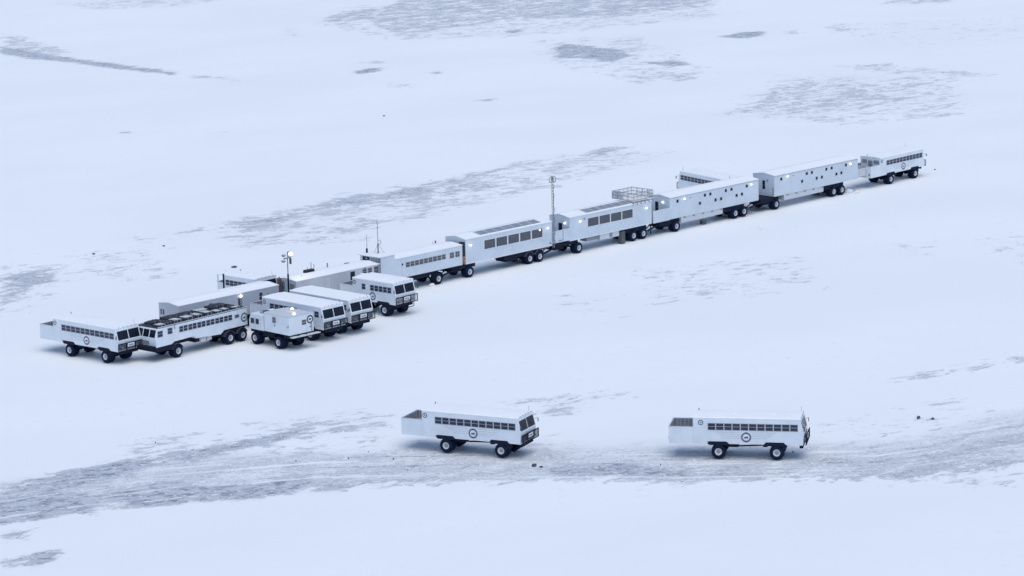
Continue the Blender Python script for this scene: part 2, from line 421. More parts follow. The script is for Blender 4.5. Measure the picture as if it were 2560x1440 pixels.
buggy('short white bus with a roofed rear deck standing behind the grey trailer at the left', (-41.66 - (math.cos(_j) * 1.5 + math.sin(_j) * 2.08), 449.66 - (math.sin(_j) * 1.5 - math.cos(_j) * 2.08), 0), _j, GB, rear=1.5, cab=2.9, axles=(2.8, 7.2), emb=None, logo=6.4,
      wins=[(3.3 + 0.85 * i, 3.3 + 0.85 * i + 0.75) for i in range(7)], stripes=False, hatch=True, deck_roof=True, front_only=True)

# ---------------------------------------------------------------- long six-wheeled bus with cargo on its roof
EO, EH = (-44.17, 417.64), math.radians(49.1)
E = thing('cargo_bus', 'long white six-wheeled bus with a dark roof rack full of cargo', 'bus', (EO[0], EO[1], 0), EH)
ZR = 4.42
prof = [(-3.9, 1.93), (-1.15, 1.95), (-0.6, 2.22), (2.9, 2.28), (3.3, 1.92), (7.9, 1.66), (8.5, 2.10), (12.9, 2.10), (12.9, ZR), (-3.55, ZR), (-3.95, 3.15)]
MB().prism(prof, 0, 4.0).build('body', M['white'], E, bevel=0.06)
MB().prism([(0.05, ZR), (0.12, ZR + 0.10), (3.88, ZR + 0.10), (3.95, ZR)], -3.5, 12.9, 'x').build('roof', M['tarp'], E)
rr = MB()
for y in (0.02, 3.98): rr.tube((-3.5, y, ZR + 0.14), (12.9, y, ZR + 0.14), 0.05)
for x in np.linspace(-3.4, 12.8, 12): rr.tube((x, 0.02, ZR), (x, 0.02, ZR + 0.16), 0.04); rr.tube((x, 3.98, ZR), (x, 3.98, ZR + 0.16), 0.04)
rr.build('roof_rack', M['pale_grey'], E)
for (a, b, z0, z1) in [(-3.6, -2.72, 3.30, 4.06), (-1.78, -0.98, 3.42, 4.17)] + [(0.31 + 1.645 * k + d, 0.31 + 1.645 * k + d + 0.66, 3.32 - 0.01 * k, 4.05 - 0.02 * k) for k in range(6) for d in (0, 0.80)] + [(10.55, 11.3, 3.42, 3.78)]:
    window(E, a, b, z0, z1, 0.0, -1); window(E, a, b, z0, z1, 4.0, 1)
emblem(E, 12.28, 3.22, 0.62, 0.0, -1); emblem(E, 12.28, 3.22, 0.62, 4.0, 1)
def ex(z): return -3.95 + (z - 3.15) * (0.40 / 1.27) - 0.004
for y0, y1 in ((0.25, 1.30), (1.45, 2.5), (2.65, 3.75)):
    MB().quadbox([(ex(3.25), y1, 3.25), (ex(3.25), y0, 3.25), (ex(4.22), y0, 4.22), (ex(4.22), y1, 4.22)], 0.012).build('windshield', M['glass2'], E)
MB().box(-3.99, -3.955, 1.3, 2.9, 2.3, 2.75).build('grille', M['midgrey'], E)
b_ = MB().box(-4.6, -4.0, 0.0, 3.9, 1.75, 2.15)
for y in (0.25, 1.2, 2.6, 3.6): b_.tube((-4.35, y - 0.25, 1.95), (-4.35, y + 0.25, 1.95), 0.26, n=10)
b_.build('bumper', M['dark'], E, bevel=0.03)
MB().box(-3.85, -0.6, 0.06, 3.9, 1.3, 1.92).build('front_belly_box', M['dark'], E)
c = MB()
for y in (1.3, 2.5): c.box(-3, 12.7, y, y + 0.2, 1.45, 1.9)
c.box(7.6, 12.8, 0.5, 3.5, 1.3, 2.08); c.box(3.6, 7.6, 0.6, 3.4, 1.25, 1.64)
for a in (0, 9.62, 11.94): c.tube((a, 0.9, 0.86), (a, 3.1, 0.86), 0.16); c.ball((a, 2, 0.88), 0.36)
c.build('chassis', M['dark'], E)
for x0, x1 in ((4.4, 5.4), (5.6, 6.4)): MB().box(x0, x1, 0.3, 1.0, 1.2, 1.7).build('storage_box', M['pale_grey'], E)
for a in (0, 9.62, 11.94):
    wheel(E, a, 0.0, -1); wheel(E, a, 4.0, 1)
for a in (0, 9.62, 11.94):
    k = 10
    P = [(a + 1.02 * math.cos(math.pi * i / k), 0.84 + 1.02 * math.sin(math.pi * i / k)) for i in range(k + 1)]
    Q = [(a + 0.97 * math.cos(math.pi * i / k), 0.84 + 0.97 * math.sin(math.pi * i / k)) for i in range(k + 1)][::-1]
    for y in (0.05, 2.9): MB().prism(P[1:-1] + Q[1:-1], y, y + 1.05).build('fender_or_arch_shade', M['darkgrey'], E)
MB().path([(-0.55, -0.06, 3.9), (-0.55, -0.06, 4.95)], 0.05).build('snorkel_pipe', M['midgrey'], E)
MB().path([(11.0, -0.06, 4.0), (11.0, -0.06, 4.75)], 0.05).build('rear_pipe', M['pale_grey'], E)
def on_E(x, y, z): 
    return Vector((EO[0] + math.cos(EH) * x - math.sin(EH) * y, EO[1] + math.sin(EH) * x + math.cos(EH) * y, z))
RC = random.Random(11)
cargo = [(-3.1, 0.3, 1.7, 1.3, .20, 'board'), (-1.7, 0.4, 1.3, 1.5, .32, 'tarp'), (-0.2, 0.3, 1.7, 1.5, .34, 'board'), (1.7, 0.35, 1.9, 1.5, .36, 'board'), (3.75, 0.4, 1.5, 1.5, .34, 'board'), (5.4, 0.3, 1.6, 1.6, .40, 'board'), (7.2, 0.25, 1.5, 1.3, .26, 'board'), (8.9, 0.4, 1.3, 1.2, .22, 'board'), (10.6, 0.3, 1.7, 0.9, .20, 'board'),
         (-2.6, 2.1, 2.2, 1.4, .30, 'tarp'), (0.1, 2.2, 2.6, 1.4, .42, 'tarp'), (3.0, 2.2, 2.4, 1.5, .36, 'tarp'), (5.7, 2.2, 2.3, 1.4, .34, 'board'), (8.3, 1.9, 2.9, 1.6, .50, 'tarp')]
pos = ['first from the windshield', 'second from the windshield', 'third from the windshield', 'fourth from the windshield', 'fifth from the windshield', 'sixth from the windshield', 'seventh from the windshield', 'eighth from the windshield', 'nearest the round rear emblem',
       'first from the windshield', 'second from the windshield', 'third from the windshield', 'fourth from the windshield', 'large and last before the tail']
for i, (x, y, lx, ly, h, mt) in enumerate(cargo):
    p = on_E(x, y, ZR + 0.10)
    pale = mt == 'board'
    lab = ('pale-topped crate' if pale else 'dark tarped bundle') + (' on near side of cargo bus roof, ' if i < 9 else ' on far side of cargo bus roof, ') + pos[i]
    t = thing('cargo_crate' if pale else 'tarped_bundle', lab, 'crate' if pale else 'bundle', p, EH + RC.uniform(-.06, .06), 'cargo on the long bus roof')
    MB().box(0, lx, 0, ly, 0.004, h).build('side', M['tarp'], t, bevel=0.05)
    if pale:
        MB().box(0.24, lx - 0.24, 0.16, ly - 0.16, h + 0.002, h + 0.05).build('lid', M['board'], t, bevel=0.02)
    else:
        MB().ball((lx / 2, ly / 2, h), 1, 12, (lx * 0.42, ly * 0.42, 0.14)).build('bulge', M['tarp'], t, smooth=True)
    s = MB()
    for q in (0.3, 0.7): s.box(lx * q, lx * q + 0.07, -0.012, ly + 0.012, 0.02, h + 0.06)
    s.build('strap', M['frame' if pale else 'midgrey'], t)

# ---------------------------------------------------------------- crew box truck with a round emblem on its rear wall
IO, IH = (-34.6, 424.6), math.radians(-45.7)
T = thing('box_truck', 'white box truck with crew cab, its windowed rear wall and platform facing right', 'truck', (IO[0], IO[1], 0), IH)
MB().box(2.05, 7.2, 0.0, 4.25, 2.08, 4.60).build('box_body', M['white'], T, bevel=0.05)
MB().prism([(-0.05, 4.60), (2.12, 4.72), (4.30, 4.60)], 2.0, 7.25, 'x').build('roof', M['pale_grey'], T)
MB().prism([(-1.15, 1.98), (1.85, 2.0), (1.85, 4.12), (-0.75, 4.15), (-1.15, 3.2)], 0.05, 3.9).build('cab', M['white'], T, bevel=0.06)
for a, b in ((-0.75, -0.05), (0.25, 0.90)): window(T, a, b, 2.82, 3.5, 0.05, -1, bar=False)
for a, b in ((-0.75, -0.05), (0.25, 0.90)): window(T, a, b, 2.82, 3.5, 3.9, 1, bar=False)
MB().quadbox([(-1.154, 3.7, 3.22), (-1.154, 0.25, 3.22), (-0.80, 0.25, 4.05), (-0.80, 3.7, 4.05)], 0.012).build('windshield', M['glass2'], T)
dl = MB()
for x in (0.1, 1.2): dl.box(x, x + 0.025, 0.035, 0.049, 2.1, 3.95)
dl.build('cab_door_seam', M['line'], T)
MB().box(1.86, 2.04, 0.3, 3.6, 1.9, 4.2).build('cab_gap_bulkhead', M['black'], T)
MB().box(0.0, 1.0, 1.0, 2.2, 4.16, 4.36).build('roof_hatch', M['darkgrey'], T, bevel=0.05)
MB().box(0.35, 0.75, 0.75, 0.95, 4.16, 4.42).build('spotlight', M['frame'], T)
window(T, 3.82, 4.45, 3.48, 4.20, 0.0, -1, m='lounge', vbar=True)
MB().disc((4.17, 3.14), 0, 0.14, -0.015, -1).build('fuel_cap', M['midgrey'], T)
MB().tube((6.7, -0.04, 3.2), (7.15, -0.04, 3.35), 0.05).build('marker_light', M['midgrey'], T)
# rear wall: window, emblem, door
R_ = bpy.data.objects.new('rear_wall', None)
w = MB().box(7.2, 7.215, 2.2, 2.95, 3.20, 3.85).build('rear_window', M['lounge'], T)
MB().box(7.216, 7.23, 2.2, 2.95, 3.49, 3.56).build('frame', M['frame'], w)
bpy.data.objects.remove(R_)
e = MB()
def xring(cy, cz, r0, r1, x, mi):
    e.mi = mi; n = 24; P = []
    for i in range(n):
        a = 2 * math.pi * i / n
        P += [(x, cy + r0 * math.cos(a), cz + r0 * math.sin(a)), (x, cy + r1 * math.cos(a), cz + r1 * math.sin(a)), (x - 0.015, cy + r1 * math.cos(a), cz + r1 * math.sin(a))]
    e.poly(P, [(3 * i, 3 * i + 1, 3 * ((i + 1) % n) + 1, 3 * ((i + 1) % n)) for i in range(n)] + [(3 * i + 1, 3 * i + 2, 3 * ((i + 1) % n) + 2, 3 * ((i + 1) % n) + 1) for i in range(n)])
xring(3.62, 3.78, 0.36, 0.58, 7.222, 0); xring(3.62, 3.78, 0.0, 0.37, 7.217, 1)
e.mi = 0; e.ball((7.22, 3.62, 3.78), 0.22, 8, (0.05, 1, 0.8))
e.build('emblem', [M['ring'], M['white']], T)
d = MB().box(7.2, 7.225, 3.1, 4.0, 2.12, 3.9); d = MB(); d.box(7.2, 7.222, 3.02, 3.06, 2.12, 3.2); d.box(7.2, 7.222, 4.02, 4.06, 2.12, 3.2)
d.build('rear_door_seam', M['line'], T)
MB().path([(7.24, 3.75, 3.2), (7.26, 3.75, 2.75), (7.24, 3.45, 2.75)], 0.03).build('rear_handle', M['darkgrey'], T)
MB().path([(7.25, 3.8, 3.3), (7.27, 3.8, 2.1)], 0.04).build('hose', M['midgrey'], T)
MB().box(7.21, 7.85, 0.0, 4.9, 1.80, 1.92).build('rear_platform', M['pale_grey'], T, bevel=0.02)
c = MB()
for y in (1.2, 2.6): c.box(-1.0, 7.6, y, y + 0.2, 1.4, 1.95)
c.box(1.0, 3.6, 0.5, 3.4, 1.2, 1.9); c.box(5.6, 7.2, 0.3, 3.8, 1.55, 2.05); c.box(-1.1, 1.0, 0.3, 3.6, 1.6, 1.97)
for a in (0, 4.8): c.tube((a, 1.0, 0.86), (a, 3.0, 0.86), 0.16); c.ball((a, 2, 0.88), 0.36)
c.build('chassis', M['dark'], T)
for a in (0, 4.8): wheel(T, a, 0.0, -1); wheel(T, a, 3.95, 1)
l = MB().tube((4.9, 2.55, 4.65), (4.9, 2.55, 4.95), 0.05).build('lamp_stem', M['midgrey'], T)
MB().ball((4.9, 2.55, 5.05), 0.20, 10, (1, 1, .7)).build('roof_lamp', M['lamp'], T, smooth=True)
MB().ball((6.5, 1.5, 4.80), 0.16, 10, (1, 1, .7)).build('roof_lamp', M['lamp'], T, smooth=True)

# ---------------------------------------------------------------- the row of trailers (each car is a thing); s runs along the row, w away from the camera
P0, HD = (-6.1, 466.6), math.radians(45.49)
def row(s, w=0.0, z=0.0):
    return Vector((P0[0] + math.cos(HD) * s - math.sin(HD) * w, P0[1] + math.sin(HD) * s + math.cos(HD) * w, z))
GT = 'trailers coupled in one long row'
def car(name, label, s0, L, z0, z1, width=4.2, rise=0.32, wall='cream', roof='roof', over=0.05):
    t = thing(name, label, 'trailer', row(s0), HD, GT)
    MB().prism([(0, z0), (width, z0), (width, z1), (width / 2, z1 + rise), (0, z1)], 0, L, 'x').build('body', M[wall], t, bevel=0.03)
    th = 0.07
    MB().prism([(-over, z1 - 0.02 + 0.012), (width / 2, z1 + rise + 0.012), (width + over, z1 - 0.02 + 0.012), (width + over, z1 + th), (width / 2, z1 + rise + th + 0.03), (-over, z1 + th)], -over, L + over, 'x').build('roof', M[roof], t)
    return t
def axle(t, xs, width=4.2, z=0.84):
    c = MB()
    for a in xs: c.tube((a, 0.8, 0.86), (a, width - 0.8, 0.86), 0.15)
    c.build('axle', M['dark'], t)
    for a in xs: wheel(t, a, -0.02, -1); wheel(t, a, width + 0.02, 1)
def wlamp(t, x, z, y=0.0, r=0.135):
    l = MB().box(x - 0.12, x + 0.12, y - 0.02, y - 0.1, z - 0.12, z + 0.16).build('wall_lamp', M['pale_grey'], t)
    MB().ball((x, y - 0.2, z), r, 10, (1.15, 0.7, 0.85)).build('bulb', M['lamp'], l, smooth=True)
def panes(t, xs, z0, z1, **k):
    for a, b in xs: window(t, a, b, z0, z1, 0.0, -1, **k)
def far_panes(t, xs, z0, z1, w, **k):
    for a, b in xs: window(t, a, b, z0, z1, w, 1, **k)
def end_door(t, y0, y1, z0, z1, m='dark', x=0.0):
    d = MB().box(x - 0.03, x - 0.002, y0, y1, z0, z1).build('end_door', M[m], t)
    MB().ball((x - 0.06, y0 + 0.15, (z0 + z1) / 2), 0.05, 6).build('handle', M['frame'], d)
def drawbar(t, p, q):
    b = MB()
    for dy in (-0.5, 0.5): b.tube((p[0], 2.1 + dy * 2, p[1]), (q[0], 2.1 + dy * 0.25, q[1]), 0.09)
    b.tube((p[0], 0.25, p[1]), (q[0], 0.25 , q[1]), 0.08); b.tube((p[0], 0.6, p[1]), (q[0], 0.45, q[1]), 0.07)
    b.build('drawbar', M['dark'], t)
def belly(t, x0, x1, z0, z1, y0=0.25, y1=3.95, m='dark', name='chassis'):
    MB().box(x0, x1, y0, y1, z0, z1).build(name, M[m], t, bevel=0.02)

# grey utility trailer at the left end
t = car('utility_trailer', 'grey-sided trailer without visible wheels at the left end of the row', -55.35, 18.05, 1.7, 4.86, rise=0.22, wall='grey', over=0.03)
o = -55.35
seam = MB().box(-46.5 - o, -46.44 - o, -0.012, -0.002, 1.75, 4.85).build('seam', M['pale_grey'], t)
window(t, -50.0 - o, -49.4 - o, 3.68, 4.36, 0, -1, m='glass2', vbar=True, bar=False, pf='grey')
window(t, -40.95 - o, -40.42 - o, 3.35, 4.38, 0, -1, vbar=False, pf='grey')
MB().box(-39.45 - o, -39.25 - o, -0.04, -0.002, 3.85, 4.08).build('wall_vent', M['midgrey'], t)
d = MB().box(-44.85 - o, -44.1 - o, -0.03, -0.002, 2.3, 4.35).build('side_door', M['midgrey'], t)
MB().box(-44.78 - o, -44.55 - o, -0.045, -0.031, 3.2, 4.2).build('pane', M['glass'], d)
wlamp(t, -44.45 - o, 4.52, r=0.2)
for y in (3.05, 3.55): MB().box(-0.015, -0.002, y, y + 0.32, 3.35, 4.05).build('end_window', M['lounge'], t)
MB().box(-0.02, -0.0155, 3.38, 3.54, 3.4, 4.0).build('end_mullion', M['grey'], t)
belly(t, 0.8, 17.5, 1.1, 1.695); axle(t, (3.0, 13.2, 15.3))
# workshop trailer
t = car('service_trailer', 'pale service trailer with side doors behind the parked short bus, stovepipe on its roof', -34.1, 16.05, 1.7, 4.82, rise=0.22, wall='pale_grey', over=0.03)
o = -34.1
for a, b, z0, z1 in ((-33.85, -32.74, 2.2, 4.5), (-28.67, -27.58, 2.2, 4.54)):
    d = MB(); d.box(a - o, b - o, -0.025, -0.002, z0, z1); d = d.build('side_door', M['pale_grey'], t)
    s = MB(); s.box(b - o, b - o + 0.07, -0.04, -0.003, z0, z1); s.box(a - o, b - o, -0.04, -0.003, z1, z1 + 0.06); s.box(a - o - 0.05, a - o, -0.04, -0.003, z0, z1); s.build('frame', M['line'], d)
    MB().ball((a - o + 0.15, -0.06, 3.1), 0.05, 6).build('handle', M['darkgrey'], d)
MB().box(-23.8 - o, -22.96 - o, -0.03, -0.002, 2.4, 4.58).build('open_doorway', M['glass2'], t)
for a, b, z0, z1 in ((-21.43, -20.70, 3.95, 4.56), (-20.40, -19.66, 3.95, 4.56), (-19.2, -18.4, 3.6, 4.6)): window(t, a - o, b - o, z0, z1, 0, -1, m='lounge')
MB().box(-0.03, -0.002, 0.35, 1.25, 2.4, 4.4).build('end_door', M['midgrey'], t)
MB().disc((-30.2 - o, 3.15), 0, 0.17, -0.02, -1).build('wall_vent', M['darkgrey'], t)
g_ = MB().box(4.3, 5.9, 2.6, 3.3, 5.02, 5.42).build('roof_generator', M['black'], t, bevel=0.05)
a_ = MB(); a_.tube((5.5, 2.9, 5.42), (5.5, 2.9, 6.4), 0.05); a_.tube((4.8, 2.9, 5.4), (4.8, 2.9, 5.75), 0.05); a_.path([(5.9, 3.0, 5.3), (6.15, 3.0, 5.55), (6.15, 3.0, 6.05)], 0.05)
a_.build('exhaust', M['midgrey'], g_)
MB().tube((9.5, 3.9, 4.85), (9.5, 3.9, 5.55), 0.10, n=8).build('stovepipe', M['midgrey'], t)
MB().tube((2.5, 1.6, 4.9), (2.5, 1.6, 5.12), 0.08, n=8).build('roof_vent', M['midgrey'], t)
MB().box(12.6, 13.3, 3.4, 3.8, 4.9, 5.05).build('roof_vent', M['midgrey'], t)
MB().ball((13.1, -0.08, 4.72), 0.1, 8).build('wall_fitting', M['darkgrey'], t)
MB().box(-18.45 - o, -18.12 - o, -0.05, -0.002, 2.3, 4.8).build('corner_post', M['midgrey'], t)
belly(t, 0.8, 15.5, 1.1, 1.695); axle(t, (2.5, 11.2, 13.2))
# staff trailer with a lookout block
t = car('staff_trailer', 'white trailer with nine small windows and a taller blank block carrying antennas', -15.1, 13.65, 2.1, 5.02, rise=0.2, wall='cream')
o = -15.1
MB().prism([(0, 2.1), (4.3, 2.1), (4.3, 5.72), (0, 5.72)], -2.75, -0.003, 'x').build('lookout_block', M['cream'], t, bevel=0.03)
MB().box(-3.15, 0.15, -0.1, 4.75, 5.725, 5.84).build('lookout_roof', M['roof'], t, bevel=0.02)
window_x = MB().box(-2.78, -2.752, 2.35, 3.75, 5.0, 5.55).build('lookout_window', M['glass2'], t)
MB().box(-2.80, -2.781, 2.75, 3.15, 5.18, 5.36).build('frame', M['frame'], window_x)
r_ = MB()
for y in np.linspace(0.2, 2.0, 6): r_.tube((-3.0, y, 4.95), (-3.0, y, 5.72), 0.04, n=5)
for z in (5.0, 5.35): r_.tube((-3.0, 0.1, z), (-3.0, 2.1, z), 0.04, n=5)
r_.build('ladder_rail', M['midgrey'], t)
MB().box(-2.95, -2.78, 0.05, 0.22, 2.4, 5.6).build('corner_post', M['midgrey'], t)
for k in range(9):
    a = -12.92 + 0.905 * k; window(t, a - o, a + 0.74 - o, 3.56 , 4.22, 0, -1, m='lounge')
for a, b in ((-4.03, -3.24), (-2.90, -2.08)): window(t, a - o, b - o, 3.48, 4.25, 0, -1, m='lounge', vbar=True)
far_panes(t, [(2 + 1.2 * k, 2.8 + 1.2 * k) for k in range(8)], 3.5, 4.2, 4.2)
MB().disc((-13.62 - o, 4.06), 0, 0.16, -0.02, -1).build('wall_vent', M['black'], t)
MB().box(-13.78 - o, -13.72 - o, -0.012, -0.002, 2.15, 5.0).build('seam', M['line'], t)
v = MB(); v.tube((12.0, 3.9, 5.0), (12.0, 3.9, 5.5), 0.10, n=8); v = v.build('roof_vent', M['darkgrey'], t)
MB().tube((11.5, 3.9, 5.0), (11.5, 3.9, 5.42), 0.08, n=8).build('roof_vent', M['pale_grey'], t)
belly(t, 2.0, 8.4, 1.45, 2.095); belly(t, -2.5, 0.5, 1.4, 2.095); belly(t, 4.0, 7.2, 1.15, 1.45, 1.0, 3.2)
MB().disc((-7.9 - o, 1.45), 0, 0.16, 0.245, -1).build('tail_light', M['frame'], t)
axle(t, (-6.44 - o,)); axle(t, (0.2,))
f_ = MB(); f_.prism([(-6.44 - o + 1.02 * math.cos(math.pi * i / 8), 0.84 + 1.05 * math.sin(math.pi * i / 8)) for i in range(9)] + [(-6.44 - o + 0.95 * math.cos(math.pi * i / 8), 0.84 + 0.97 * math.sin(math.pi * i / 8)) for i in range(8, -1, -1)], 0.0, 1.1)
f_.build('fender_or_arch_shade', M['dark'], t)
drawbar(t, (9.6, 1.0), (13.2, 1.75))
# lounge trailer with five windows
def skylight(t, x0, x1, n, width=4.2, z1=5.72, rise=0.34):
    def zz(y): return z1 + 0.07 + (rise + 0.03) * y / (width / 2) + 0.004
    y0, y1 = 0.42, 1.85
    s = MB().quadbox([(x0, y0, zz(y0)), (x1, y0, zz(y0)), (x1, y1, zz(y1)), (x0, y1, zz(y1))], 0.05).build('skylight', M['skyl'], t)
    f = MB()
    for k in range(n + 1):
        x = x0 + (x1 - x0) * k / n; f.quadbox([(x - 0.07, y0, zz(y0) + 0.052), (x + 0.07, y0, zz(y0) + 0.052), (x + 0.07, y1, zz(y1) + 0.052), (x - 0.07, y1, zz(y1) + 0.052)], 0.03)
    f.build('glazing_bar', M['pale_grey'], s)
    MB().tube((x0 + 0.3, 3.1, zz(1.1)), (x1 + 0.4, 3.1, zz(1.1)), 0.06, n=6).build('roof_edge_shade_line', M['pale_grey'], t)  # added grey pipe, draws the shading break along the far roof edge
t = car('dining_trailer', 'white lounge trailer with five large windows and a long skylight', -0.78, 18.38, 2.05, 5.72, rise=0.34)
o = -0.78
panes(t, [(3.10 - o + 2.52 * k, 3.10 - o + 2.52 * k + 2.28) for k in range(5)], 3.72, 5.04, m='lounge', bar=False, pf='white', fr=0.08)
far_panes(t, [(3.9 + 2.52 * k, 6.1 + 2.52 * k) for k in range(5)], 3.72, 5.04, 4.2, m='lounge', bar=False)
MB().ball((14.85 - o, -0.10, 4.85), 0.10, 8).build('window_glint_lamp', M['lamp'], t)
wlamp(t, 0.15 - o, 4.82); wlamp(t, 16.5 - o, 4.92); skylight(t, 3.5, 16.3, 7)
MB().box(-0.62, -0.004, 0.9, 4.0, 2.15, 4.95).build('gangway_bellows', M['black'], t)
MB().box(-0.50, -0.004, 0.10, 0.88, 3.3, 5.35).build('gangway_curtain', M['black'], t)
MB().box(-0.42, -0.006, 0.10, 0.80, 2.35, 3.29).build('gangway_panel', M['rust'], t, label='rust-orange lower gangway panel')
MB().box(0.05, 18.3, -0.02, -0.003, 2.06, 2.2).build('sill_rail', M['white'], t)
MB().tube((17.0 - o, -0.05, 2.55), (17.25 - o, -0.05, 2.5), 0.07).build('wall_fitting', M['darkgrey'], t)
belly(t, 8.3, 16.0, 1.35, 2.045); belly(t, 8.6, 11.0, 1.0, 1.35, 0.3, 2.4); belly(t, -2.6, 2.2, 1.45, 2.045, 0.3, 3.9); belly(t, 0.2, 18.3, 1.85, 2.046, 1.0, 3.2); belly(t, -2.2, -0.6, 1.1, 1.45, 0.5, 3.4)
for a in (12.7, 14.85):
    k = 8; f_ = MB()
    f_.prism([(a - o + 1.04 * math.cos(math.pi * i / k), 0.84 + 1.08 * math.sin(math.pi * i / k)) for i in range(1, k)] + [(a - o + 0.96 * math.cos(math.pi * i / k), 0.84 + 1.0 * math.sin(math.pi * i / k)) for i in range(k - 1, 0, -1)], 0.02, 1.2); f_.build('fender_or_arch_shade', M['darkgrey'], t)
axle(t, (0.0 - o,)); axle(t, (12.7 - o, 14.85 - o)); drawbar(t, (16.6, 0.95), (19.8, 1.7))
MB().box(15.2 - o, 17.2 - o, 0.3, 0.9, 1.72, 2.04).build('rear_locker', M['darkgrey'], t)
# porch + end-wall helper
def porch(t, x0, x1, z0, z1, width=4.2, rail=True):
    p = MB(); p.box(x0, x1, 0.0, 0.09, z0, z1); p.box(x0, x1, width - 0.09, width, z0, z1); p.build('porch_wall', M['cream'], t, bevel=0.02)
    MB().box(x0, x1 - 0.002, 0.09, width - 0.09, z0, z0 + 0.15).build('porch_floor', M['midgrey'], t)
    MB().box(x0 - 0.02, x1, -0.03, 0.12, z1, z1 + 0.06).build('porch_rail', M['white'], t)
# second lounge trailer with roof deck
t = car('lounge_trailer', 'white lounge trailer with four large windows, skylight and a fenced deck on its roof', 21.45, 18.55, 2.12, 5.72, rise=0.34)
o = 21.45
panes(t, [(25.48 - o + 2.58 * k, 25.48 - o + 2.58 * k + 2.38) for k in range(4)], 3.76, 5.06, m='lounge', bar=False, pf='white', fr=0.08)
far_panes(t, [(4.0 + 2.58 * k, 6.3 + 2.58 * k) for k in range(4)], 3.76, 5.06, 4.2, m='lounge', bar=False)
porch(t, 17.68 - o, -0.003, 2.3, 4.08)
pd = MB().box(18.0 - o, 19.9 - o, -0.02, -0.003, 2.55, 4.0).build('porch_gate', M['cream'], t)
gp = MB(); gp.box(19.9 - o, 19.98 - o, -0.05, -0.004, 2.6, 4.0); gp.tube((19.0 - o, -0.05, 2.6), (19.95 - o, -0.05, 2.6), 0.06, n=6); gp.build('latch', M['midgrey'], pd)
end_door(t, 1.55, 2.30, 2.5, 4.75); MB().box(-0.05, -0.031, 1.95, 2.2, 3.9, 4.5).build('door_pane', M['glass'], t)
wlamp(t, 23.63 - o, 4.90); wlamp(t, 38.65 - o, 4.78); skylight(t, 4.2, 14.1, 6)
MB().ball((-0.15, 0.9, 4.85), 0.13, 8, (0.7, 1, 1)).build('end_lamp', M['lamp'], t)
MB().box(24.6 - o, 24.8 - o, -0.06, -0.002, 5.0, 5.3).build('wall_vent', M['midgrey'], t)
dk = MB().box(35.7 - o, 40.35 - o, -0.12, 4.4, 6.17, 6.25).build('roof_deck', M['roof'], t)
rl = MB(); x0, x1, y0, y1, zb_, zt = 35.75 - o, 40.3 - o, -0.05, 4.35, 5.55, 7.4
def post(x, y): rl.tube((x, y, zb_ if y < 0.5 else 6.2), (x, y, zt), 0.055, n=6)
for x in np.linspace(x0, x1, 6): post(x, y0); post(x, y1)
for x in np.linspace(x0, x1, 16): rl.tube((x, y0, 6.28), (x, y0, zt), 0.022, n=4); rl.tube((x, y1, 6.28), (x, y1, zt), 0.022, n=4)
for y in np.linspace(y0, y1, 14): rl.tube((x0, y, 6.28), (x0, y, zt), 0.022, n=4); rl.tube((x1, y, 6.28), (x1, y, zt), 0.022, n=4)
for y in np.linspace(y0, y1, 5)[1:-1]: post(x0, y); post(x1, y)
for z in (zt, 6.85, 6.28):
    rl.path([(x0, y0, z), (x1, y0, z), (x1, y1, z), (x0, y1, z), (x0, y0, z)], 0.05 if z != 6.75 else 0.03)
rl.build('deck_railing', M['midgrey'], dk)
gl = MB(); gl.box(x0, x0 + 0.02, 2.3, y1, 6.3, 7.2); gl.box(x0 + 0.021, x0 + 1.7, y1 - 0.02, y1, 6.3, 7.2)
gl.build('windscreen_panel', M['clear'], dk)
MB().box(0.05, 18.5, -0.02, -0.003, 2.13, 2.27).build('sill_rail', M['white'], t)
belly(t, 28.3 - o, 32.6 - o, 1.28, 2.115, 0.1, 1.6, 'pale_grey', 'locker'); belly(t, 25.3 - o, 28.0 - o, 1.5, 2.115, 0.2, 1.5, 'midgrey', 'pump_box'); MB().box(30.4 - o, 31.0 - o, 0.06, 0.098, 1.4, 2.05).build('locker_door', M['midgrey'], t)
belly(t, 33.0 - o, 39.0 - o, 1.4, 2.115); belly(t, 17.8 - o, 23.5 - o, 1.5, 2.11, 0.3, 3.9); belly(t, 0.0, 18.4, 1.9, 2.116, 1.7, 3.0); belly(t, 18.5 - o, 20.6 - o, 1.1, 1.5, 0.5, 3.5)
MB().box(32.75 - o, 33.6 - o, -0.2, 0.5, 0.02, 1.9).build('step_ladder', M['darkgrey'], t)
axle(t, (23.4 - o,)); axle(t, (35.8 - o, 38.05 - o)); drawbar(t, (39.4 - o, 1.0), (42.3 - o, 1.75))
MB().tube((39.7 - o, 0.0, 0.6), (39.7 - o, 0.0, 2.1), 0.09).build('jack_leg', M['dark'], t)
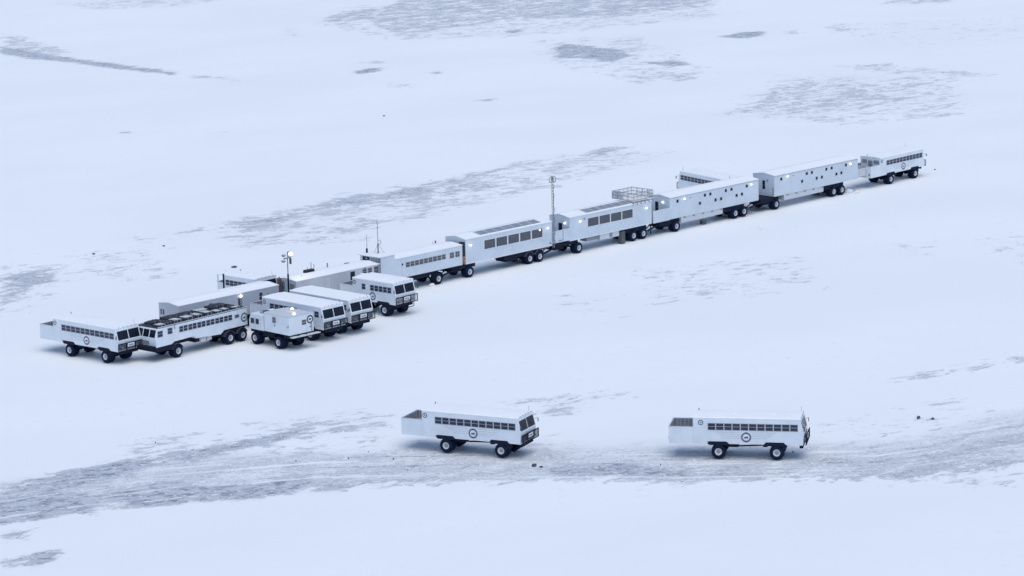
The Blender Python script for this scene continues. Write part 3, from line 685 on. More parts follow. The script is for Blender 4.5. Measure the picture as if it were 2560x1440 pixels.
# two bedroom trailers with small scattered windows
def bedroom(label, s0, L, wins, lamps, vent, has_porch, fr_, rears, sk, width=4.2, edoor=(2.4, 3.05, 3.0, 4.7)):
    t = car('bedroom_trailer', label, s0, L, 2.12, 5.52, width=width, rise=0.30)
    for x, z in wins:
        window(t, x - s0 - 0.24, x - s0 + 0.24, z - 0.22, z + 0.22, 0, -1, m='glass2', bar=False, fr=0.04)
        window(t, x - s0 - 0.24, x - s0 + 0.24, z - 0.22, z + 0.22, width, 1, m='glass2', bar=False, fr=0.04)
    for x, z in lamps: wlamp(t, x - s0, z)
    MB().disc((vent[0] - s0, vent[1]), 0, 0.12, -0.02, -1).build('wall_vent', M['midgrey'], t)
    a, b = sk
    belly(t, a - s0, b - s0, 1.2, 2.115, 0.1, 4.0, 'pale_grey', 'skirt')
    sm = MB()
    for q in np.linspace(a - s0 + 0.6, b - s0 - 0.6, 5): sm.box(q, q + 0.5, 0.085, 0.098, 1.85, 2.08)
    sm.build('skirt_hatch', M['midgrey'], t)
    belly(t, b - s0 + 0.003, b - s0 + 7.2 * 0.75, 1.3, 2.114); belly(t, fr_ - s0 - 3.6, fr_ - s0 + 0.9, 1.35, 2.113, 0.3, 3.9); belly(t, fr_ - s0 - 2.8, fr_ - s0 - 1.0, 0.95, 1.35, 0.5, 3.4); belly(t, 0.4, L - 0.2, 1.9, 2.116, 4.003 - 1.6, 4.0 + 0.1)
    axle(t, (fr_ - s0,), width); axle(t, [r - s0 for r in rears], width)
    if has_porch:
        porch(t, has_porch[0] - s0, -0.003, 2.05, 3.92, width)
    end_door(t, *(edoor))
    MB().box(0.02, L - 0.02, -0.025, -0.003, 5.36, 5.44).build('eave_shadow_strip', M['line'], t)  # grey strip below the eave, its edge shadow put in as colour
    return t
wA = [(46.07, 4.80), (51.38, 3.70), (52.6, 4.82), (53.91, 4.82), (55.15, 3.70), (56.5, 3.70), (57.67, 4.85), (59.05, 4.86), (60.29, 3.69), (61.6, 3.72), (62.82, 4.86)]
t = bedroom('white small-windowed bedroom trailer with a low-walled porch beside the roof-deck trailer', 44.27, 21.5, wA, [(47.5, 4.96), (63.75, 5.02)], (49.16, 4.92), (40.38,), 45.8, (60.0, 62.15), (46.95, 57.0))
MB().ball((-0.15, 1.4, 4.75), 0.13, 8, (0.7, 1, 1)).build('end_lamp', M['lamp'], t)
drawbar(t, (64.0 - 44.27, 1.1), (67.4 - 44.27, 1.8))
wB = [(x + 25.37, z) for x, z in wA]
t = bedroom('white small-windowed bedroom trailer farthest right in the row, dark door in its end wall', 69.72, 21.65, wB, [(72.93, 5.08), (89.2, 4.94)], (74.5, 4.98), None, 70.2, (85.0, 87.15), (72.3, 82.4), width=4.5, edoor=(1.95, 2.5, 3.2, 4.6))
MB().tube((-0.06, 0.25, 2.2), (-0.06, 0.25, 3.6), 0.05).build('drain_pipe', M['darkgrey'], t)
MB().box(-0.09, -0.003, 1.3, 1.55, 4.55, 4.8).build('wall_vent', M['midgrey'], t)
# gangway joining the last trailer to the last bus
t = thing('gangway', 'grey-walled gangway bridging the last trailer and the bus at the far right', 'gangway', row(91.40), HD)
g = MB(); g.box(0.03, 2.95, 0.7, 0.78, 2.15, 3.55); g.box(0.03, 2.95, 3.0, 3.08, 2.15, 3.55); g.build('side_wall', M['pale_grey'], t, bevel=0.02)
MB().box(0.03, 2.95, 0.785, 2.995, 2.1, 2.25).build('floor', M['midgrey'], t)
r_ = MB(); r_.tube((0.03, 0.74, 3.6), (2.95, 0.74, 3.6), 0.06); r_.tube((0.03, 3.04, 3.6), (2.95, 3.04, 3.6), 0.06); r_.build('handrail', M['midgrey'], t)
# entry platform between staff and service trailer is the short bus' own deck

# ---------------------------------------------------------------- masts, antennas, lamp pole, gas cylinders
t = thing('lattice_mast', 'tall dark lattice mast with ring antennas at the corner of the five-window trailer', 'mast', row(17.78, -0.12, 1.7), HD)
lat = MB(); H = 10.3; n = 22; tri = [(0.16, 0), (-0.08, 0.14), (-0.08, -0.14)]
for x, y in tri: lat.tube((x, y, 0), (x, y, H), 0.028, n=5)
for i in range(n):
    for k in range(3):
        a, b = tri[k], tri[(k + 1) % 3]; lat.tube((*a, H * i / n), (*b, H * (i + 1) / n), 0.018, n=4)
lat.build('lattice', M['midgrey'], t)
w_ = MB(); pts = [(0.12 * math.sin(i * 0.9) + 0.05, -0.14 + 0.08 * math.cos(i * 1.3), 0.3 + i * 0.25) for i in range(38)]
w_.path(pts, 0.03, 5); w_.build('cable', M['darkgrey'], t)
a_ = MB()
for cx, cz, r in ((0.42, H + 0.1, 0.42), (-0.42, H + 0.15, 0.40)):
    a_.path([(cx + r * 0.7 * math.cos(k * math.pi / 8), 0.0, cz + r * 1.1 * math.sin(k * math.pi / 8)) for k in range(17)], 0.05, 5)
a_.tube((-0.8, 0, H - 0.2), (0.8, 0, H - 0.2), 0.04, n=5); a_.box(-0.14, 0.14, -0.14, 0.14, H, H + 0.6)
a_.build('ring_antenna', M['midgrey'], t)
t = thing('floodlight_pole', 'dark pole with a glaring floodlight and two round lamps', 'lamp pole', row(-35.0, 0.6, 0), HD)
MB().path([(0, 0, 0), (0, 0, 6.0)], 0.12, 8).build('pole', M['dark'], t)
MB().path([(0, 0, 6.0), (0, 0, 8.3)], 0.075, 8).build('upper_pole', M['midgrey'], t)
MB().box(-0.7, 0.6, -0.06, 0.06, 8.22, 8.34).build('crossbar', M['darkgrey'], t)
for dx, dz in ((-0.72, 8.75), (-0.80, 7.95)):
    l = MB().ball((dx, -0.05, dz), 0.34, 12, (1.0, 0.8, 0.62)).build('lamp_head', M['midgrey'], t, smooth=True)
    MB().ball((dx - 0.02, -0.12, dz + 0.10), 0.26, 12, (1.0, 0.9, 0.6)).build('lens', M['pale_grey'], l, smooth=True)
h = MB().box(0.38, 0.62, -0.18, 0.1, 7.35, 8.2).build('side_lamp_head', M['darkgrey'], t, bevel=0.05)
fl = MB().box(0.1, 0.9, -0.06, 0.18, 8.38, 9.15).build('floodlight', M['midgrey'], t, bevel=0.04)
MB().ball((0.5, -0.18, 8.8), 0.28, 12, (1.1, 0.55, 0.9)).build('lens', M['flood'], fl, smooth=True)
pl = bpy.data.lights.new('floodlight_glow', 'SPOT'); pl.energy = 110; pl.color = (1, 0.88, 0.68); pl.spot_size = math.radians(80); pl.spot_blend = 0.6; pl.shadow_soft_size = 0.3
po = bpy.data.objects.new('floodlight_glow', pl); COL.objects.link(po); po.parent = t; po.location = (1.0, -0.7, 8.7)
po.rotation_euler = Vector((-0.55, -0.05, 0.9)).to_track_quat('Z', 'Y').to_euler()
gc = 'tanks standing in the gap between trailers'
def tank(label, s, w, z0, z1, r, m, name='gas_cylinder'):
    t = thing(name, label, 'cylinder', row(s, w, 0), HD, gc)
    b = MB().tube((0, 0, z0), (0, 0, z1), r, n=14); b.ball((0, 0, z1), r, 14, (1, 1, 0.6)); b.build('tank', M[m], t, smooth=False)
    MB().tube((0, 0, z1 + r * 0.5), (0, 0, z1 + r * 0.5 + 0.18), 0.07, n=7).build('valve', M['darkgrey'], t)
    c = MB()
    for q in (0.25, 0.55, 0.85): c.tube((0, 0, z0 + (z1 - z0) * q - 0.03), (0, 0, z0 + (z1 - z0) * q + 0.03), r + 0.02, n=14)
    c.build('band', M['black'], t)
tank('tall maroon and black cylinder tower beside the right end of the grey trailer', -36.85, 0.35, 0.0, 5.6, 0.34, 'maroon')
tank('thin dark cylinder just behind the tall maroon cylinder', -36.45, 0.75, 0.0, 5.2, 0.24, 'dark')
tank('greenish cylinder between the maroon tower and the floodlight pole', -35.85, 0.7, 0.0, 5.0, 0.22, 'green')
t = thing('wheel_drum', 'small black drum low beside the floodlight pole', 'drum', row(-35.85, 0.2, 0), HD)
MB().tube((0, -0.2, 3.1), (0, 0.25, 3.1), 0.34, n=14).build('drum', M['black'], t); MB().box(-0.2, 0.2, -0.15, 0.2, 0, 2.8).build('stand', M['midgrey'], t)
t = thing('whip_antenna', 'short whip antenna with thick black base on the left of the lookout block roof', 'antenna', row(-16.85, 3.9, 5.84), HD)
MB().tube((0, 0, 0), (0, 0, 0.62), 0.14, n=8).build('base', M['dark'], t); MB().tube((0, 0, 0.62), (0.05, 0, 1.3), 0.05, n=6).build('coil', M['midgrey'], t); MB().tube((0.05, 0, 1.3), (0, 0, 2.7), 0.03, n=5).build('whip', M['midgrey'], t)
t = thing('radio_mast', 'tall thin radio mast with guy wires on the lookout block roof', 'antenna', row(-16.05, 2.4, 5.84), HD)
MB().tube((0, 0, 0), (0, 0, 1.4), 0.09, n=8).build('base', M['darkgrey'], t); MB().path([(0, 0, 1.4), (0, 0, 4.0), (-0.05, 0, 4.9)], 0.045, 5).build('whip', M['midgrey'], t)
MB().path([(0.3 * math.cos(k * math.pi / 6) + 0.28, 0, 1.55 + 0.32 * math.sin(k * math.pi / 6)) for k in range(13)], 0.04, 5).build('loop', M['midgrey'], t)
g_ = MB(); g_.tube((0, 0, 1.3), (-0.7, -0.6, 0), 0.025, n=5); g_.tube((0, 0, 1.3), (0.7, -0.6, 0), 0.025, n=5); g_.tube((0, 0, 1.3), (0, 0.8, 0), 0.025, n=5); g_.build('guy_wire', M['midgrey'], t)
MB().ball((0, 0, 3.65), 0.10, 6).build('collar', M['midgrey'], t)

# bare-ice patches (ground coordinates in metres, strength) and the road centre line
ICE=[
([(-57.9,351.5),(-52.1,358.9),(-44.9,363.6),(-40.1,366.9),(-40.9,361.4),(-43.8,358.1),(-47.3,353.1),(-51.1,350.9),(-54.5,346.9),(-56.9,345.2)],0.80),
([(-57.2,347.2),(-53.1,349.3),(-47.9,348.8),(-46.4,344.2),(-46.3,341.5),(-49.7,340.7),(-53.3,338.6),(-55.8,337.5)],1.00),
([(-46.9,347.9),(-42.7,351.8),(-38.3,353.1),(-33.4,350.9),(-29.1,350.5),(-24.1,351.7),(-23.9,348.8),(-29.6,345.4),(-35.7,344.8),(-40.0,343.1),(-42.6,343.3),(-44.5,346.0)],0.92),
([(-44.5,364.5),(-40.1,366.9),(-34.3,370.1),(-28.9,374.4),(-25.3,377.9),(-23.4,376.7),(-26.4,372.2),(-31.3,367.9),(-36.5,362.8),(-40.9,360.5)],0.72),
([(-46.4,349.6),(-39.7,358.6),(-27.3,363.7),(-14.4,364.3),(-1.9,361.2),(1.8,356.3),(-6.3,351.8),(-17.5,350.2),(-26.4,350.2),(-35.6,352.8)],0.42),
([(-28.5,375.3),(-23.6,380.8),(-17.9,383.2),(-15.8,380.0),(-18.5,375.3),(-24.0,371.0),(-27.7,369.4)],0.55),
([(-28.3,351.6),(-24.4,354.1),(-22.6,354.2),(-23.4,352.6),(-27.8,350.9)],0.90),
([(-24.2,350.9),(-17.6,352.9),(-8.6,354.6),(-0.0,356.5),(0.4,353.8),(-6.3,351.8),(-13.0,349.8),(-19.1,347.3),(-23.6,347.7)],0.70),
([(-11.6,364.0),(-7.9,365.5),(1.4,360.9),(4.1,362.5),(3.1,357.1),(-1.9,356.7),(-8.7,358.2)],0.48),
([(2.2,356.3),(5.0,356.9),(12.2,357.1),(18.4,353.8),(22.7,350.7),(17.3,350.0),(9.3,351.5),(5.3,351.5)],0.80),
([(18.5,354.7),(27.2,351.2),(36.0,349.4),(44.5,353.0),(50.0,354.3),(46.0,347.6),(37.9,346.7),(27.0,348.2),(19.1,350.2)],0.70),
([(16.1,362.2),(22.6,362.5),(35.2,359.4),(36.6,355.6),(27.4,353.8),(18.5,355.6)],0.46),
([(44.7,354.8),(51.0,361.5),(59.2,366.4),(58.3,360.8),(54.1,357.5),(56.9,351.8),(52.8,348.7),(48.2,347.4)],0.60),
([(47.9,345.7),(51.2,347.1),(54.5,345.1),(52.8,342.7),(49.3,343.0)],0.50),
([(47.2,394.4),(51.2,398.4),(57.4,399.5),(56.0,396.7),(49.7,394.6)],0.65),
([(58.2,401.7),(62.1,404.0),(65.5,406.0),(65.2,404.1),(61.7,401.3),(58.5,399.9)],0.65),
([(50.0,381.3),(53.0,382.6),(52.3,381.0),(50.3,380.4)],0.60),
([(35.1,372.7),(40.7,376.1),(46.8,379.1),(43.5,375.8),(37.2,370.5)],0.38),
([(35.1,363.1),(42.6,368.1),(50.0,371.2),(52.2,370.0),(44.6,365.0),(36.6,360.2)],0.38),
([(-0.8,387.7),(3.1,389.4),(9.6,390.2),(7.5,386.8),(2.1,386.3)],0.60),
([(2.1,385.3),(5.5,386.4),(7.7,384.7),(6.4,381.7),(3.0,381.1)],0.62),
([(11.3,389.6),(12.5,390.5),(12.7,389.4)],0.60),
([(-53.2,323.2),(-51.2,323.8),(-51.0,322.4),(-52.8,321.7)],0.85),
([(-50.4,322.5),(-49.8,325.6),(-48.5,325.8),(-48.4,323.1),(-49.4,321.4)],1.00),
([(-54.2,333.1),(-53.0,333.5),(-53.0,332.0),(-53.9,331.9)],0.90),
([(-76.6,476.6),(-73.6,480.8),(-69.4,481.2),(-67.7,472.4),(-70.8,465.3),(-72.1,458.3),(-72.8,451.3)],0.69),
([(-46.9,512.3),(-42.7,519.6),(-34.0,526.9),(-28.6,539.7),(-22.0,542.7),(-15.4,549.8),(-5.1,560.8),(4.1,572.5),(9.2,575.3),(-0.9,562.3),(-8.5,550.8),(-14.4,537.6),(-22.9,531.1),(-31.2,524.7),(-37.1,514.5),(-43.1,508.2)],0.69),
([(-19.8,538.4),(-8.5,550.8),(-0.9,556.0),(-2.3,543.8),(-11.7,533.3),(-18.1,526.6)],0.60),
([(-31.5,506.7),(-21.1,517.7),(-17.2,516.1),(-25.0,502.3)],0.52),
([(-46.7,505.2),(-36.7,507.3),(-20.5,500.0),(-29.7,496.1),(-42.2,497.1)],0.50),
([(13.9,577.8),(17.4,585.1),(21.1,585.9),(18.6,577.1),(14.9,573.1)],0.69),
([(23.5,574.0),(28.1,578.8),(26.3,571.4),(24.0,568.6)],0.50),
([(-52.7,508.8),(-49.9,512.7),(-48.4,510.0),(-51.3,507.6)],0.62),
([(-58.9,504.1),(-55.5,505.0),(-56.6,502.8)],0.70),
([(-63.3,490.7),(-58.6,492.7),(-56.4,489.8),(-61.1,487.1)],0.40),
([(-45.6,795.2),(-40.6,815.6),(-32.7,818.3),(-30.2,804.7),(-35.7,793.1),(-40.2,785.8)],0.60),
([(-36.0,801.6),(-27.1,835.1),(-28.2,874.0),(0.9,867.3),(33.5,804.0),(30.9,787.5),(21.1,785.4),(1.6,787.0),(-6.1,778.8),(-20.2,761.9),(-28.9,767.5)],0.60),
([(1.7,795.3),(11.7,808.7),(35.1,840.0),(52.9,826.6),(52.6,806.8),(33.0,791.2),(13.3,787.0)],0.62),
([(-0.4,763.3),(4.4,768.6),(2.4,759.6)],0.90),
([(10.9,731.1),(13.3,737.9),(16.8,734.3),(26.4,723.1),(27.3,712.5),(23.0,703.1),(16.3,711.2),(11.0,712.2)],0.74),
([(29.1,702.0),(37.8,702.3),(39.3,696.7),(35.5,692.2)],0.78),
([(23.8,677.2),(28.3,684.5),(32.5,681.9),(27.8,673.4)],0.60),
([(32.8,672.5),(36.6,680.5),(40.2,676.1),(35.2,670.8)],0.70),
([(49.3,742.6),(55.4,750.4),(60.1,751.0),(58.9,742.1),(53.7,739.4)],0.85),
([(63.6,748.7),(67.5,751.0),(66.1,745.2)],0.65),
([(74.8,754.1),(79.8,761.0),(80.4,749.1),(76.4,746.1)],0.55),
([(43.1,622.2),(48.5,637.5),(55.4,662.3),(61.7,668.4),(72.7,662.2),(84.4,657.1),(82.2,634.5),(72.5,625.2),(60.5,621.9),(48.6,618.6)],0.52),
([(43.8,627.4),(50.5,642.8),(57.0,662.0),(64.2,668.0),(60.0,658.5),(52.9,642.4),(47.7,626.7)],0.56),
([(71.2,687.5),(81.7,690.0),(89.8,679.5),(100.9,669.3),(95.4,666.0),(84.6,672.3),(74.0,682.4)],0.48),
([(-123.1,786.7),(-115.3,773.3),(-100.1,744.0),(-104.8,737.8),(-118.3,754.9)],0.55),
([(-118.9,758.7),(-108.6,745.7),(-96.5,730.6),(-83.2,716.4),(-72.3,704.4),(-72.8,700.6),(-85.4,712.1),(-100.8,728.6),(-109.9,735.2),(-117.0,745.9)],0.75),
([(-70.0,698.8),(-62.7,694.9),(-57.0,687.5),(-62.4,691.0)],0.62),
([(-118.4,845.9),(-98.5,855.6),(-64.5,852.8),(-83.7,833.8),(-103.8,829.2)],0.42),
([(-33.0,697.1),(-30.2,701.8),(-27.6,702.7),(-28.3,697.6),(-31.6,694.3)],0.95),
([(-31.1,713.3),(-27.6,715.4),(-28.3,710.8)],0.70),
([(-25.5,678.1),(-20.7,674.8),(-22.3,670.2)],0.55),
([(-53.0,772.4),(-51.6,780.1),(-49.9,775.7),(-50.1,764.1)],0.45),
([(-16.1,692.7),(-14.5,695.0),(-14.7,691.2)],0.80),
([(-5.5,649.1),(-3.1,650.4),(-3.9,647.7)],0.75),
([(-74.7,617.8),(-73.3,619.7),(-73.2,617.1)],0.80),
([(-56.7,614.4),(-54.7,616.1),(-55.0,613.1)],0.55),
([(22.2,464.1),(30.7,469.0),(39.6,469.4),(36.1,462.3),(26.9,454.7)],0.34),
([(71.1,482.7),(78.7,485.0),(76.7,472.4),(71.9,476.2)],0.38),
([(58.0,484.5),(65.6,486.8),(60.9,474.4)],0.32),
([(9.5,444.2),(13.5,447.8),(12.1,439.8)],0.33),
([(93.0,801.5),(104.4,813.3),(114.2,811.1),(110.7,800.3),(97.6,798.8)],0.55),
([(37.9,500.7),(43.0,501.4),(38.9,497.1)],0.40),
([(-14.4,366.2),(-6.6,371.1),(5.2,368.0),(7.3,358.5),(0.4,352.9),(-13.1,353.3)],0.44),
([(16.7,364.0),(36.5,363.0),(38.9,355.4),(36.0,349.4),(15.6,351.4)],0.44),
([(37.4,372.5),(61.7,382.1),(56.0,346.6),(40.3,348.2)],0.30),
([(-48.9,516.1),(-25.4,543.2),(9.2,576.2),(21.0,583.6),(27.9,575.6),(7.2,542.4),(-17.7,511.8),(-42.0,494.4)],0.43),
([(-66.9,494.4),(-53.4,495.9),(-50.8,470.3),(-67.1,472.3)],0.36),
([(-78.0,486.1),(-66.9,484.7),(-66.5,454.8),(-71.8,444.4)],0.38),
([(41.0,619.9),(57.2,674.2),(94.0,667.5),(87.7,612.0),(62.7,606.0)],0.40),
([(19.0,470.5),(43.2,476.7),(43.9,452.6),(20.7,444.2)],0.34),
([(6.8,451.5),(15.9,450.3),(15.2,434.1),(7.6,435.0)],0.27),
([(69.0,489.6),(80.4,491.5),(76.3,466.2)],0.30),
([(-47.1,787.3),(-37.1,828.2),(56.2,844.8),(52.0,783.0),(3.3,753.3),(-24.6,751.3)],0.40),
([(-46.9,373.3),(-23.8,384.9),(-14.0,383.9),(-15.4,368.2),(-35.8,355.5),(-46.4,349.6)],0.38),
([(72.4,762.5),(123.3,767.9),(115.1,716.3),(83.8,722.5)],0.24),
([(7.0,745.0),(31.1,747.7),(43.5,683.0),(27.5,664.3),(9.9,702.3)],0.38),
]
ROAD=[(-68.9,338.4),(-57.1,346.3),(-40.2,354.2),(-22.4,358.7),(-1.9,358.1),(18.5,355.9),(41.1,355.2),(58.6,362.6),(76.6,374.4)]
ROADSTONES=[(-19.3,361.7),(-17.1,364.6),(-25.3,361.3),(-12.3,355.9),(-14.1,361.1),(16.3,355.4),(31.7,359.7),(-42.5,371.5)]

# ---------------------------------------------------------------- ground: one snow sheet, bare ice and wheel-worn road as surface attributes
def sdist(P, poly):
    """signed distance (inside > 0) of points P (N,2) to a polygon"""
    poly = np.array(poly); d = np.full(len(P), 1e9); ins = np.zeros(len(P), bool)
    n = len(poly)
    for i in range(n):
        a, b = poly[i], poly[(i + 1) % n]; ab = b - a
        t = np.clip(((P - a) @ ab) / (ab @ ab + 1e-9), 0, 1); q = a + t[:, None] * ab
        d = np.minimum(d, np.hypot(*(P - q).T))
        cnd = ((a[1] > P[:, 1]) != (b[1] > P[:, 1])) & (P[:, 0] < (b[0] - a[0]) * (P[:, 1] - a[1]) / (b[1] - a[1] + 1e-12) + a[0])
        ins ^= cnd
    return np.where(ins, d, -d)

def axis_pts(lo, hi, step, far):
    c = list(np.arange(lo, hi + step, step)); a, b, s = c[0], c[-1], step
    L, R = [], []
    while a > -far: s *= 1.5; a -= s; L.append(a)
    s = step
    while b < far: s *= 1.5; b += s; R.append(b)
    return np.array(L[::-1] + c + R)
gx = axis_pts(-165, 165, 0.75, 9000); gy = axis_pts(285, 900, 1.6, 9000)
GX, GY = np.meshgrid(gx, gy); nx, ny = len(gx), len(gy)
P = np.stack([GX.ravel(), GY.ravel()], -1)
ice = np.zeros(len(P))
for poly, s in ICE:
    pa = np.array(poly); lo = pa.min(0) - 14; hi = pa.max(0) + 14
    k = np.where((P[:, 0] > lo[0]) & (P[:, 0] < hi[0]) & (P[:, 1] > lo[1]) & (P[:, 1] < hi[1]))[0]
    if not len(k): continue
    sd_ = sdist(P[k], poly)
    soft = 3.0 if s > 0.7 else 5.0
    v = np.clip((sd_ + soft) / (1.6 * soft), 0, 1); v = v * v * (3 - 2 * v)
    if s > 0.7: s = s * 1.12
    ice[k] = np.maximum(ice[k], s * v)
# distance across / along the road
R = np.array(ROAD); best = np.full(len(P), 1e9); across = np.where(P[:, 1] < 365, -200.0, 200.0); along = np.zeros(len(P)); acc = 0.0
near = np.where((P[:, 1] > 270) & (P[:, 1] < 430) & (abs(P[:, 0]) < 130))[0]; Q = P[near]
bb = best[near]; ac = across[near]; al = along[near]
for a, b in zip(R, R[1:]):
    ab = b - a; L = np.hypot(*ab); t = np.clip(((Q - a) @ ab) / (L * L), 0, 1); q = a + t[:, None] * ab
    d = np.hypot(*(Q - q).T); sg = np.sign(ab[0] * (Q[:, 1] - a[1]) - ab[1] * (Q[:, 0] - a[0]))
    m = d < bb; bb[m] = d[m]; ac[m] = (sg * d)[m]; al[m] = (acc + t * L)[m]; acc += L
across[near] = ac; along[near] = al
Z = 0.05 * np.sin(P[:, 0] * 0.043 + 1.3) * np.sin(P[:, 1] * 0.031) - 0.05
me = bpy.data.meshes.new('snow_ground')
me.vertices.add(len(P)); me.vertices.foreach_set('co', np.stack([P[:, 0], P[:, 1], Z], -1).astype(np.float32).ravel())
ii = (np.arange(ny - 1)[:, None] * nx + np.arange(nx - 1)[None]).ravel()
F = np.stack([ii, ii + 1, ii + nx + 1, ii + nx], -1).astype(np.int32)
me.loops.add(F.size); me.loops.foreach_set('vertex_index', F.ravel())
me.polygons.add(len(F)); me.polygons.foreach_set('loop_start', (np.arange(len(F)) * 4).astype(np.int32)); me.polygons.foreach_set('loop_total', np.full(len(F), 4, np.int32))
me.update(); me.validate()
me.polygons.foreach_set('use_smooth', [True] * len(F))
for nme, arr in (('bare_ice', ice), ('road_across', across), ('road_along', along)):
    at = me.attributes.new(nme, 'FLOAT', 'POINT'); at.data.foreach_set('value', arr.astype(np.float32))

gm, t, b = new_mat('wind_scoured_snow')
N = t.nodes.new; Lk = t.links.new
def math_(op, a, b_=None, c=None, clamp=False):
    n = N('ShaderNodeMath'); n.operation = op; n.use_clamp = clamp
    for i, v in enumerate((a, b_, c)):
        if v is None: continue
        if isinstance(v, (int, float)): n.inputs[i].default_value = v
        else: Lk(v, n.inputs[i])
    return n.outputs[0]
def attr(nm):
    n = N('ShaderNodeAttribute'); n.attribute_name = nm; return n.outputs['Fac']
def noise(vec, scale, detail=6, rough=0.6, dist=0.0):
    n = N('ShaderNodeTexNoise'); n.inputs['Scale'].default_value = scale; n.inputs['Detail'].default_value = detail
    n.inputs['Roughness'].default_value = rough; n.inputs['Distortion'].default_value = dist
    Lk(vec, n.inputs['Vector']); return n.outputs[0]
def mapr(v, a, b_, c=0.0, d=1.0, smooth=True):
    n = N('ShaderNodeMapRange'); n.interpolation_type = 'SMOOTHSTEP' if smooth else 'LINEAR'
    Lk(v, n.inputs[0]); n.inputs[1].default_value = a; n.inputs[2].default_value = b_; n.inputs[3].default_value = c; n.inputs[4].default_value = d
    return n.outputs[0]
geo = N('ShaderNodeNewGeometry')
def mapping(rot, sc_):
    n = N('ShaderNodeMapping'); n.vector_type = 'TEXTURE'; n.inputs['Rotation'].default_value = (0, 0, math.radians(rot)); n.inputs['Scale'].default_value = (*sc_, 1)
    Lk(geo.outputs['Position'], n.inputs['Vector']); return n.outputs[0]
wind = mapping(36, (1.7, 1)); wind2 = mapping(20, (1.3, 1))
n1 = noise(wind, 0.26, 10, 0.70, 0.6)          # wind-cut edges
n2 = noise(wind2, 0.8, 7, 0.7, 0.2)           # fine crust
n3 = noise(mapping(25, (1.6, 1)), 0.03, 4, 0.5)
A_ = attr('bare_ice')
f = math_('ADD', A_, math_('MULTIPLY', math_('SUBTRACT', n1, 0.5), 2.3))
f = math_('ADD', f, math_('MULTIPLY', math_('SUBTRACT', n2, 0.5), 1.2))
gate = mapr(A_, 0.02, 0.12)
n4 = noise(mapping(24, (1.9, 0.9)), 0.7, 6, 0.74, 0.4)  # thin wind-cut streaks
f2 = math_('ADD', math_('ADD', A_, math_('MULTIPLY', math_('SUBTRACT', n4, 0.5), 2.8)), math_('MULTIPLY', math_('SUBTRACT', n1, 0.5), 1.6))
soft = math_('MULTIPLY', mapr(f, 0.40, 0.85), 0.44)
hard = math_('MULTIPLY', mapr(f2, 0.53, 0.61), mapr(A_, 0.2, 0.8, 0.72, 1.0))
cover = math_('MULTIPLY', math_('MAXIMUM', soft, hard), gate)
# wheel ruts along the road
comb = N('ShaderNodeCombineXYZ'); Lk(math_('MULTIPLY', attr('road_along'), 0.03), comb.inputs[0]); Lk(attr('road_across'), comb.inputs[1])
rn = noise(comb.outputs[0], 0.8, 5, 0.66, 0.15)
warp = math_('ADD', attr('road_across'), math_('MULTIPLY', math_('SUBTRACT', noise(geo.outputs['Position'], 0.05, 2, 0.5), 0.5), 16.0))
far_side = math_('SUBTRACT', 1.0, mapr(warp, 3.0, 13.0))
near_side = mapr(math_('ADD', attr('road_across'), math_('ADD', math_('MULTIPLY', math_('SUBTRACT', n1, 0.5), 16.0), math_('MULTIPLY', math_('SUBTRACT', n2, 0.5), 5.0))), -7.9, -7.1)
road = math_('MULTIPLY', far_side, near_side)
rut = math_('MULTIPLY', mapr(rn, 0.50, 0.66), road)
tread = N('ShaderNodeTexWave'); tread.wave_type = 'BANDS'; tread.bands_direction = 'X'; tread.inputs['Scale'].default_value = 0.55; tread.inputs['Distortion'].default_value = 6; tread.inputs['Detail'].default_value = 3
comb2 = N('ShaderNodeCombineXYZ'); Lk(attr('road_along'), comb2.inputs[0]); Lk(attr('road_across'), comb2.inputs[1]); Lk(comb2.outputs[0], tread.inputs['Vector'])
trd = math_('MULTIPLY', math_('MULTIPLY', mapr(tread.outputs['Fac'], 0.45, 0.8), mapr(n2, 0.46, 0.6)), road)
grit = math_('MULTIPLY', mapr(noise(geo.outputs['Position'], 2.6, 3, 0.7), 0.52, 0.64), math_('MULTIPLY', road, 0.45))
tint = math_('MULTIPLY', road, mapr(math_('ADD', math_('MULTIPLY', n1, 0.6), math_('MULTIPLY', n2, 0.4)), 0.36, 0.60, 0.10, 0.62))
mask = math_('MAXIMUM', math_('MAXIMUM', cover, math_('ADD', tint, grit)), math_('ADD', math_('MULTIPLY', rut, 0.9), math_('MULTIPLY', trd, 0.40)))
crust = math_('MULTIPLY', mapr(n2, 0.56, 0.72), math_('MULTIPLY', mapr(n3, 0.44, 0.64), 0.30))
mask = math_('MINIMUM', math_('ADD', mask, crust), 1.0)
tone = mapr(math_('ADD', math_('MULTIPLY', n4, 0.6), math_('MULTIPLY', n2, 0.4)), 0.42, 0.53)
ridge = math_('MULTIPLY', math_('SUBTRACT', 1.0, mapr(rn, 0.36, 0.45)), math_('MULTIPLY', road, 0.95))
mask = math_('MULTIPLY', mask, math_('SUBTRACT', 1.0, ridge))
speck = math_('MULTIPLY', mapr(noise(geo.outputs['Position'], 1.6, 4, 0.7), 0.56, 0.63), 0.85)
mask = math_('MULTIPLY', mask, math_('SUBTRACT', 1.0, speck))
def mixc(fac, a, b_):
    n = N('ShaderNodeMix'); n.data_type = 'RGBA'
    if isinstance(fac, (int, float)): n.inputs[0].default_value = fac
    else: Lk(fac, n.inputs[0])
    for i, v in ((6, a), (7, b_)):
        if isinstance(v, tuple): n.inputs[i].default_value = (*v, 1)
        else: Lk(v, n.inputs[i])
    return n.outputs[2]
snow = mixc(mapr(n3, 0.35, 0.65), (0.855, 0.858, 0.862), (0.89, 0.89, 0.89))
icec = mixc(tone, (0.25, 0.26, 0.31), (0.55, 0.56, 0.605))
colr = mixc(mask, snow, icec)
Lk(colr, b.inputs['Base Color'])
Lk(mapr(mask, 0, 1, 0.9, 0.55), b.inputs['Roughness'])
b.inputs['Specular IOR Level'].default_value = 0.2
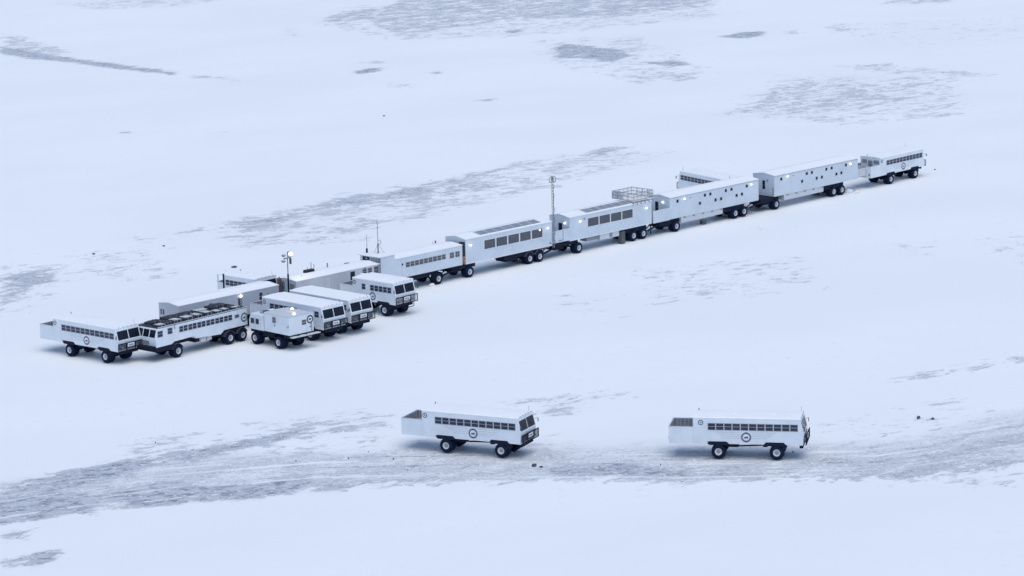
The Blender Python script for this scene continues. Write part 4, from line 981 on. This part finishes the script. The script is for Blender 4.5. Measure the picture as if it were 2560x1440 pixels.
hgt = math_('ADD', math_('MULTIPLY', n2, 0.14), math_('MULTIPLY', mask, -0.35))
bp_ = N('ShaderNodeBump'); bp_.inputs['Strength'].default_value = 0.5; bp_.inputs['Distance'].default_value = 0.35
Lk(hgt, bp_.inputs['Height']); Lk(bp_.outputs[0], b.inputs['Normal'])
me.materials.append(gm)
go = bpy.data.objects.new('snow_ground', me); COL.objects.link(go)
go['kind'] = 'structure'; go['label'] = 'wind-scoured snow plain with grey bare-ice patches and a rutted road'

# ---------------------------------------------------------------- loose things on the snow
SR = random.Random(5)
def stone(label, x, y, L, h, rz=0.4, name='stone', m='stone', group=None, cat='stone'):
    bm = bmesh.new(); bmesh.ops.create_icosphere(bm, subdivisions=2, radius=0.5)
    for v in bm.verts:
        v.co *= 1 + SR.uniform(-0.16, 0.16); v.co.x *= L; v.co.y *= L * 0.5; v.co.z *= h * 1.7
    ms = bpy.data.meshes.new(name); bm.to_mesh(ms); bm.free(); ms.materials.append(M[m])
    o = bpy.data.objects.new(name, ms); COL.objects.link(o); o.location = (x, y, h * 0.3); o.rotation_euler = (0, 0, rz)
    tag(o, label, cat, group)
stone('dark jagged stone at the tip of the track fork right of the front-centre bus', 2.0, 356.3, 0.6, 0.26, 0.3)
stone('flatter dark stone just right of the jagged stone at the track fork', 2.8, 355.8, 0.5, 0.12, -0.5)
stone('left dark clod of the pair on open snow right of the side-on bus', 47.9, 374.2, 0.6, 0.28, 0.7)
stone('right dark clod of the pair on open snow right of the side-on bus', 49.5, 373.6, 0.42, 0.2, -0.4)
GS = 'small dark stones poking through the snow'
LS = 'small dark stone poking through the snow far behind the trailers'
for x, y in ((-54.2, 497.7), (-64.5, 492.4), (-24.3, 630.9), (73.4, 551.5)): stone(LS, x, y, 0.55, 0.14, SR.uniform(0, 3), group=GS)
LR = 'small dark stone lying on the wheel-worn snow road'
for x, y in ROADSTONES: stone(LR, x, y, SR.uniform(0.16, 0.3), 0.1, SR.uniform(0, 3), group='small stones on the snow road')
stone('curved dark patch of debris on the snow behind the short roofed bus', -41.7, 478.9, 0.9, 0.2, 0.2, 'debris', cat='debris')
stone('larger white snow lump beside the rear wheels of the right-most trailer', 56.3, 530.8, 1.5, 0.6, 0.3, 'snow_lump', 'snowlump', cat='snow lump')
stone('grey-shadowed snow lump at the right of the larger lump by the right-most trailer', 57.6, 529.6, 1.0, 0.5, 0.8, 'snow_lump', 'snowlump', cat='snow lump')
stone('snow lump against the rear wheel of the trailer with nine small windows', -11.6, 460.6, 1.0, 0.4, 0.3, 'snow_lump', 'snowlump', cat='snow lump')
t = thing('equipment_box', 'dark box standing on the snow under the bedroom trailer with the porch', 'box', row(53.2, 0.6, 0), HD)
MB().box(-0.45, 0.45, 0, 0.7, 0.02, 0.62).build('case', M['darkgrey'], t, bevel=0.04); MB().box(-0.47, 0.47, -0.02, 0.72, 0.63, 0.70).build('lid', M['midgrey'], t)
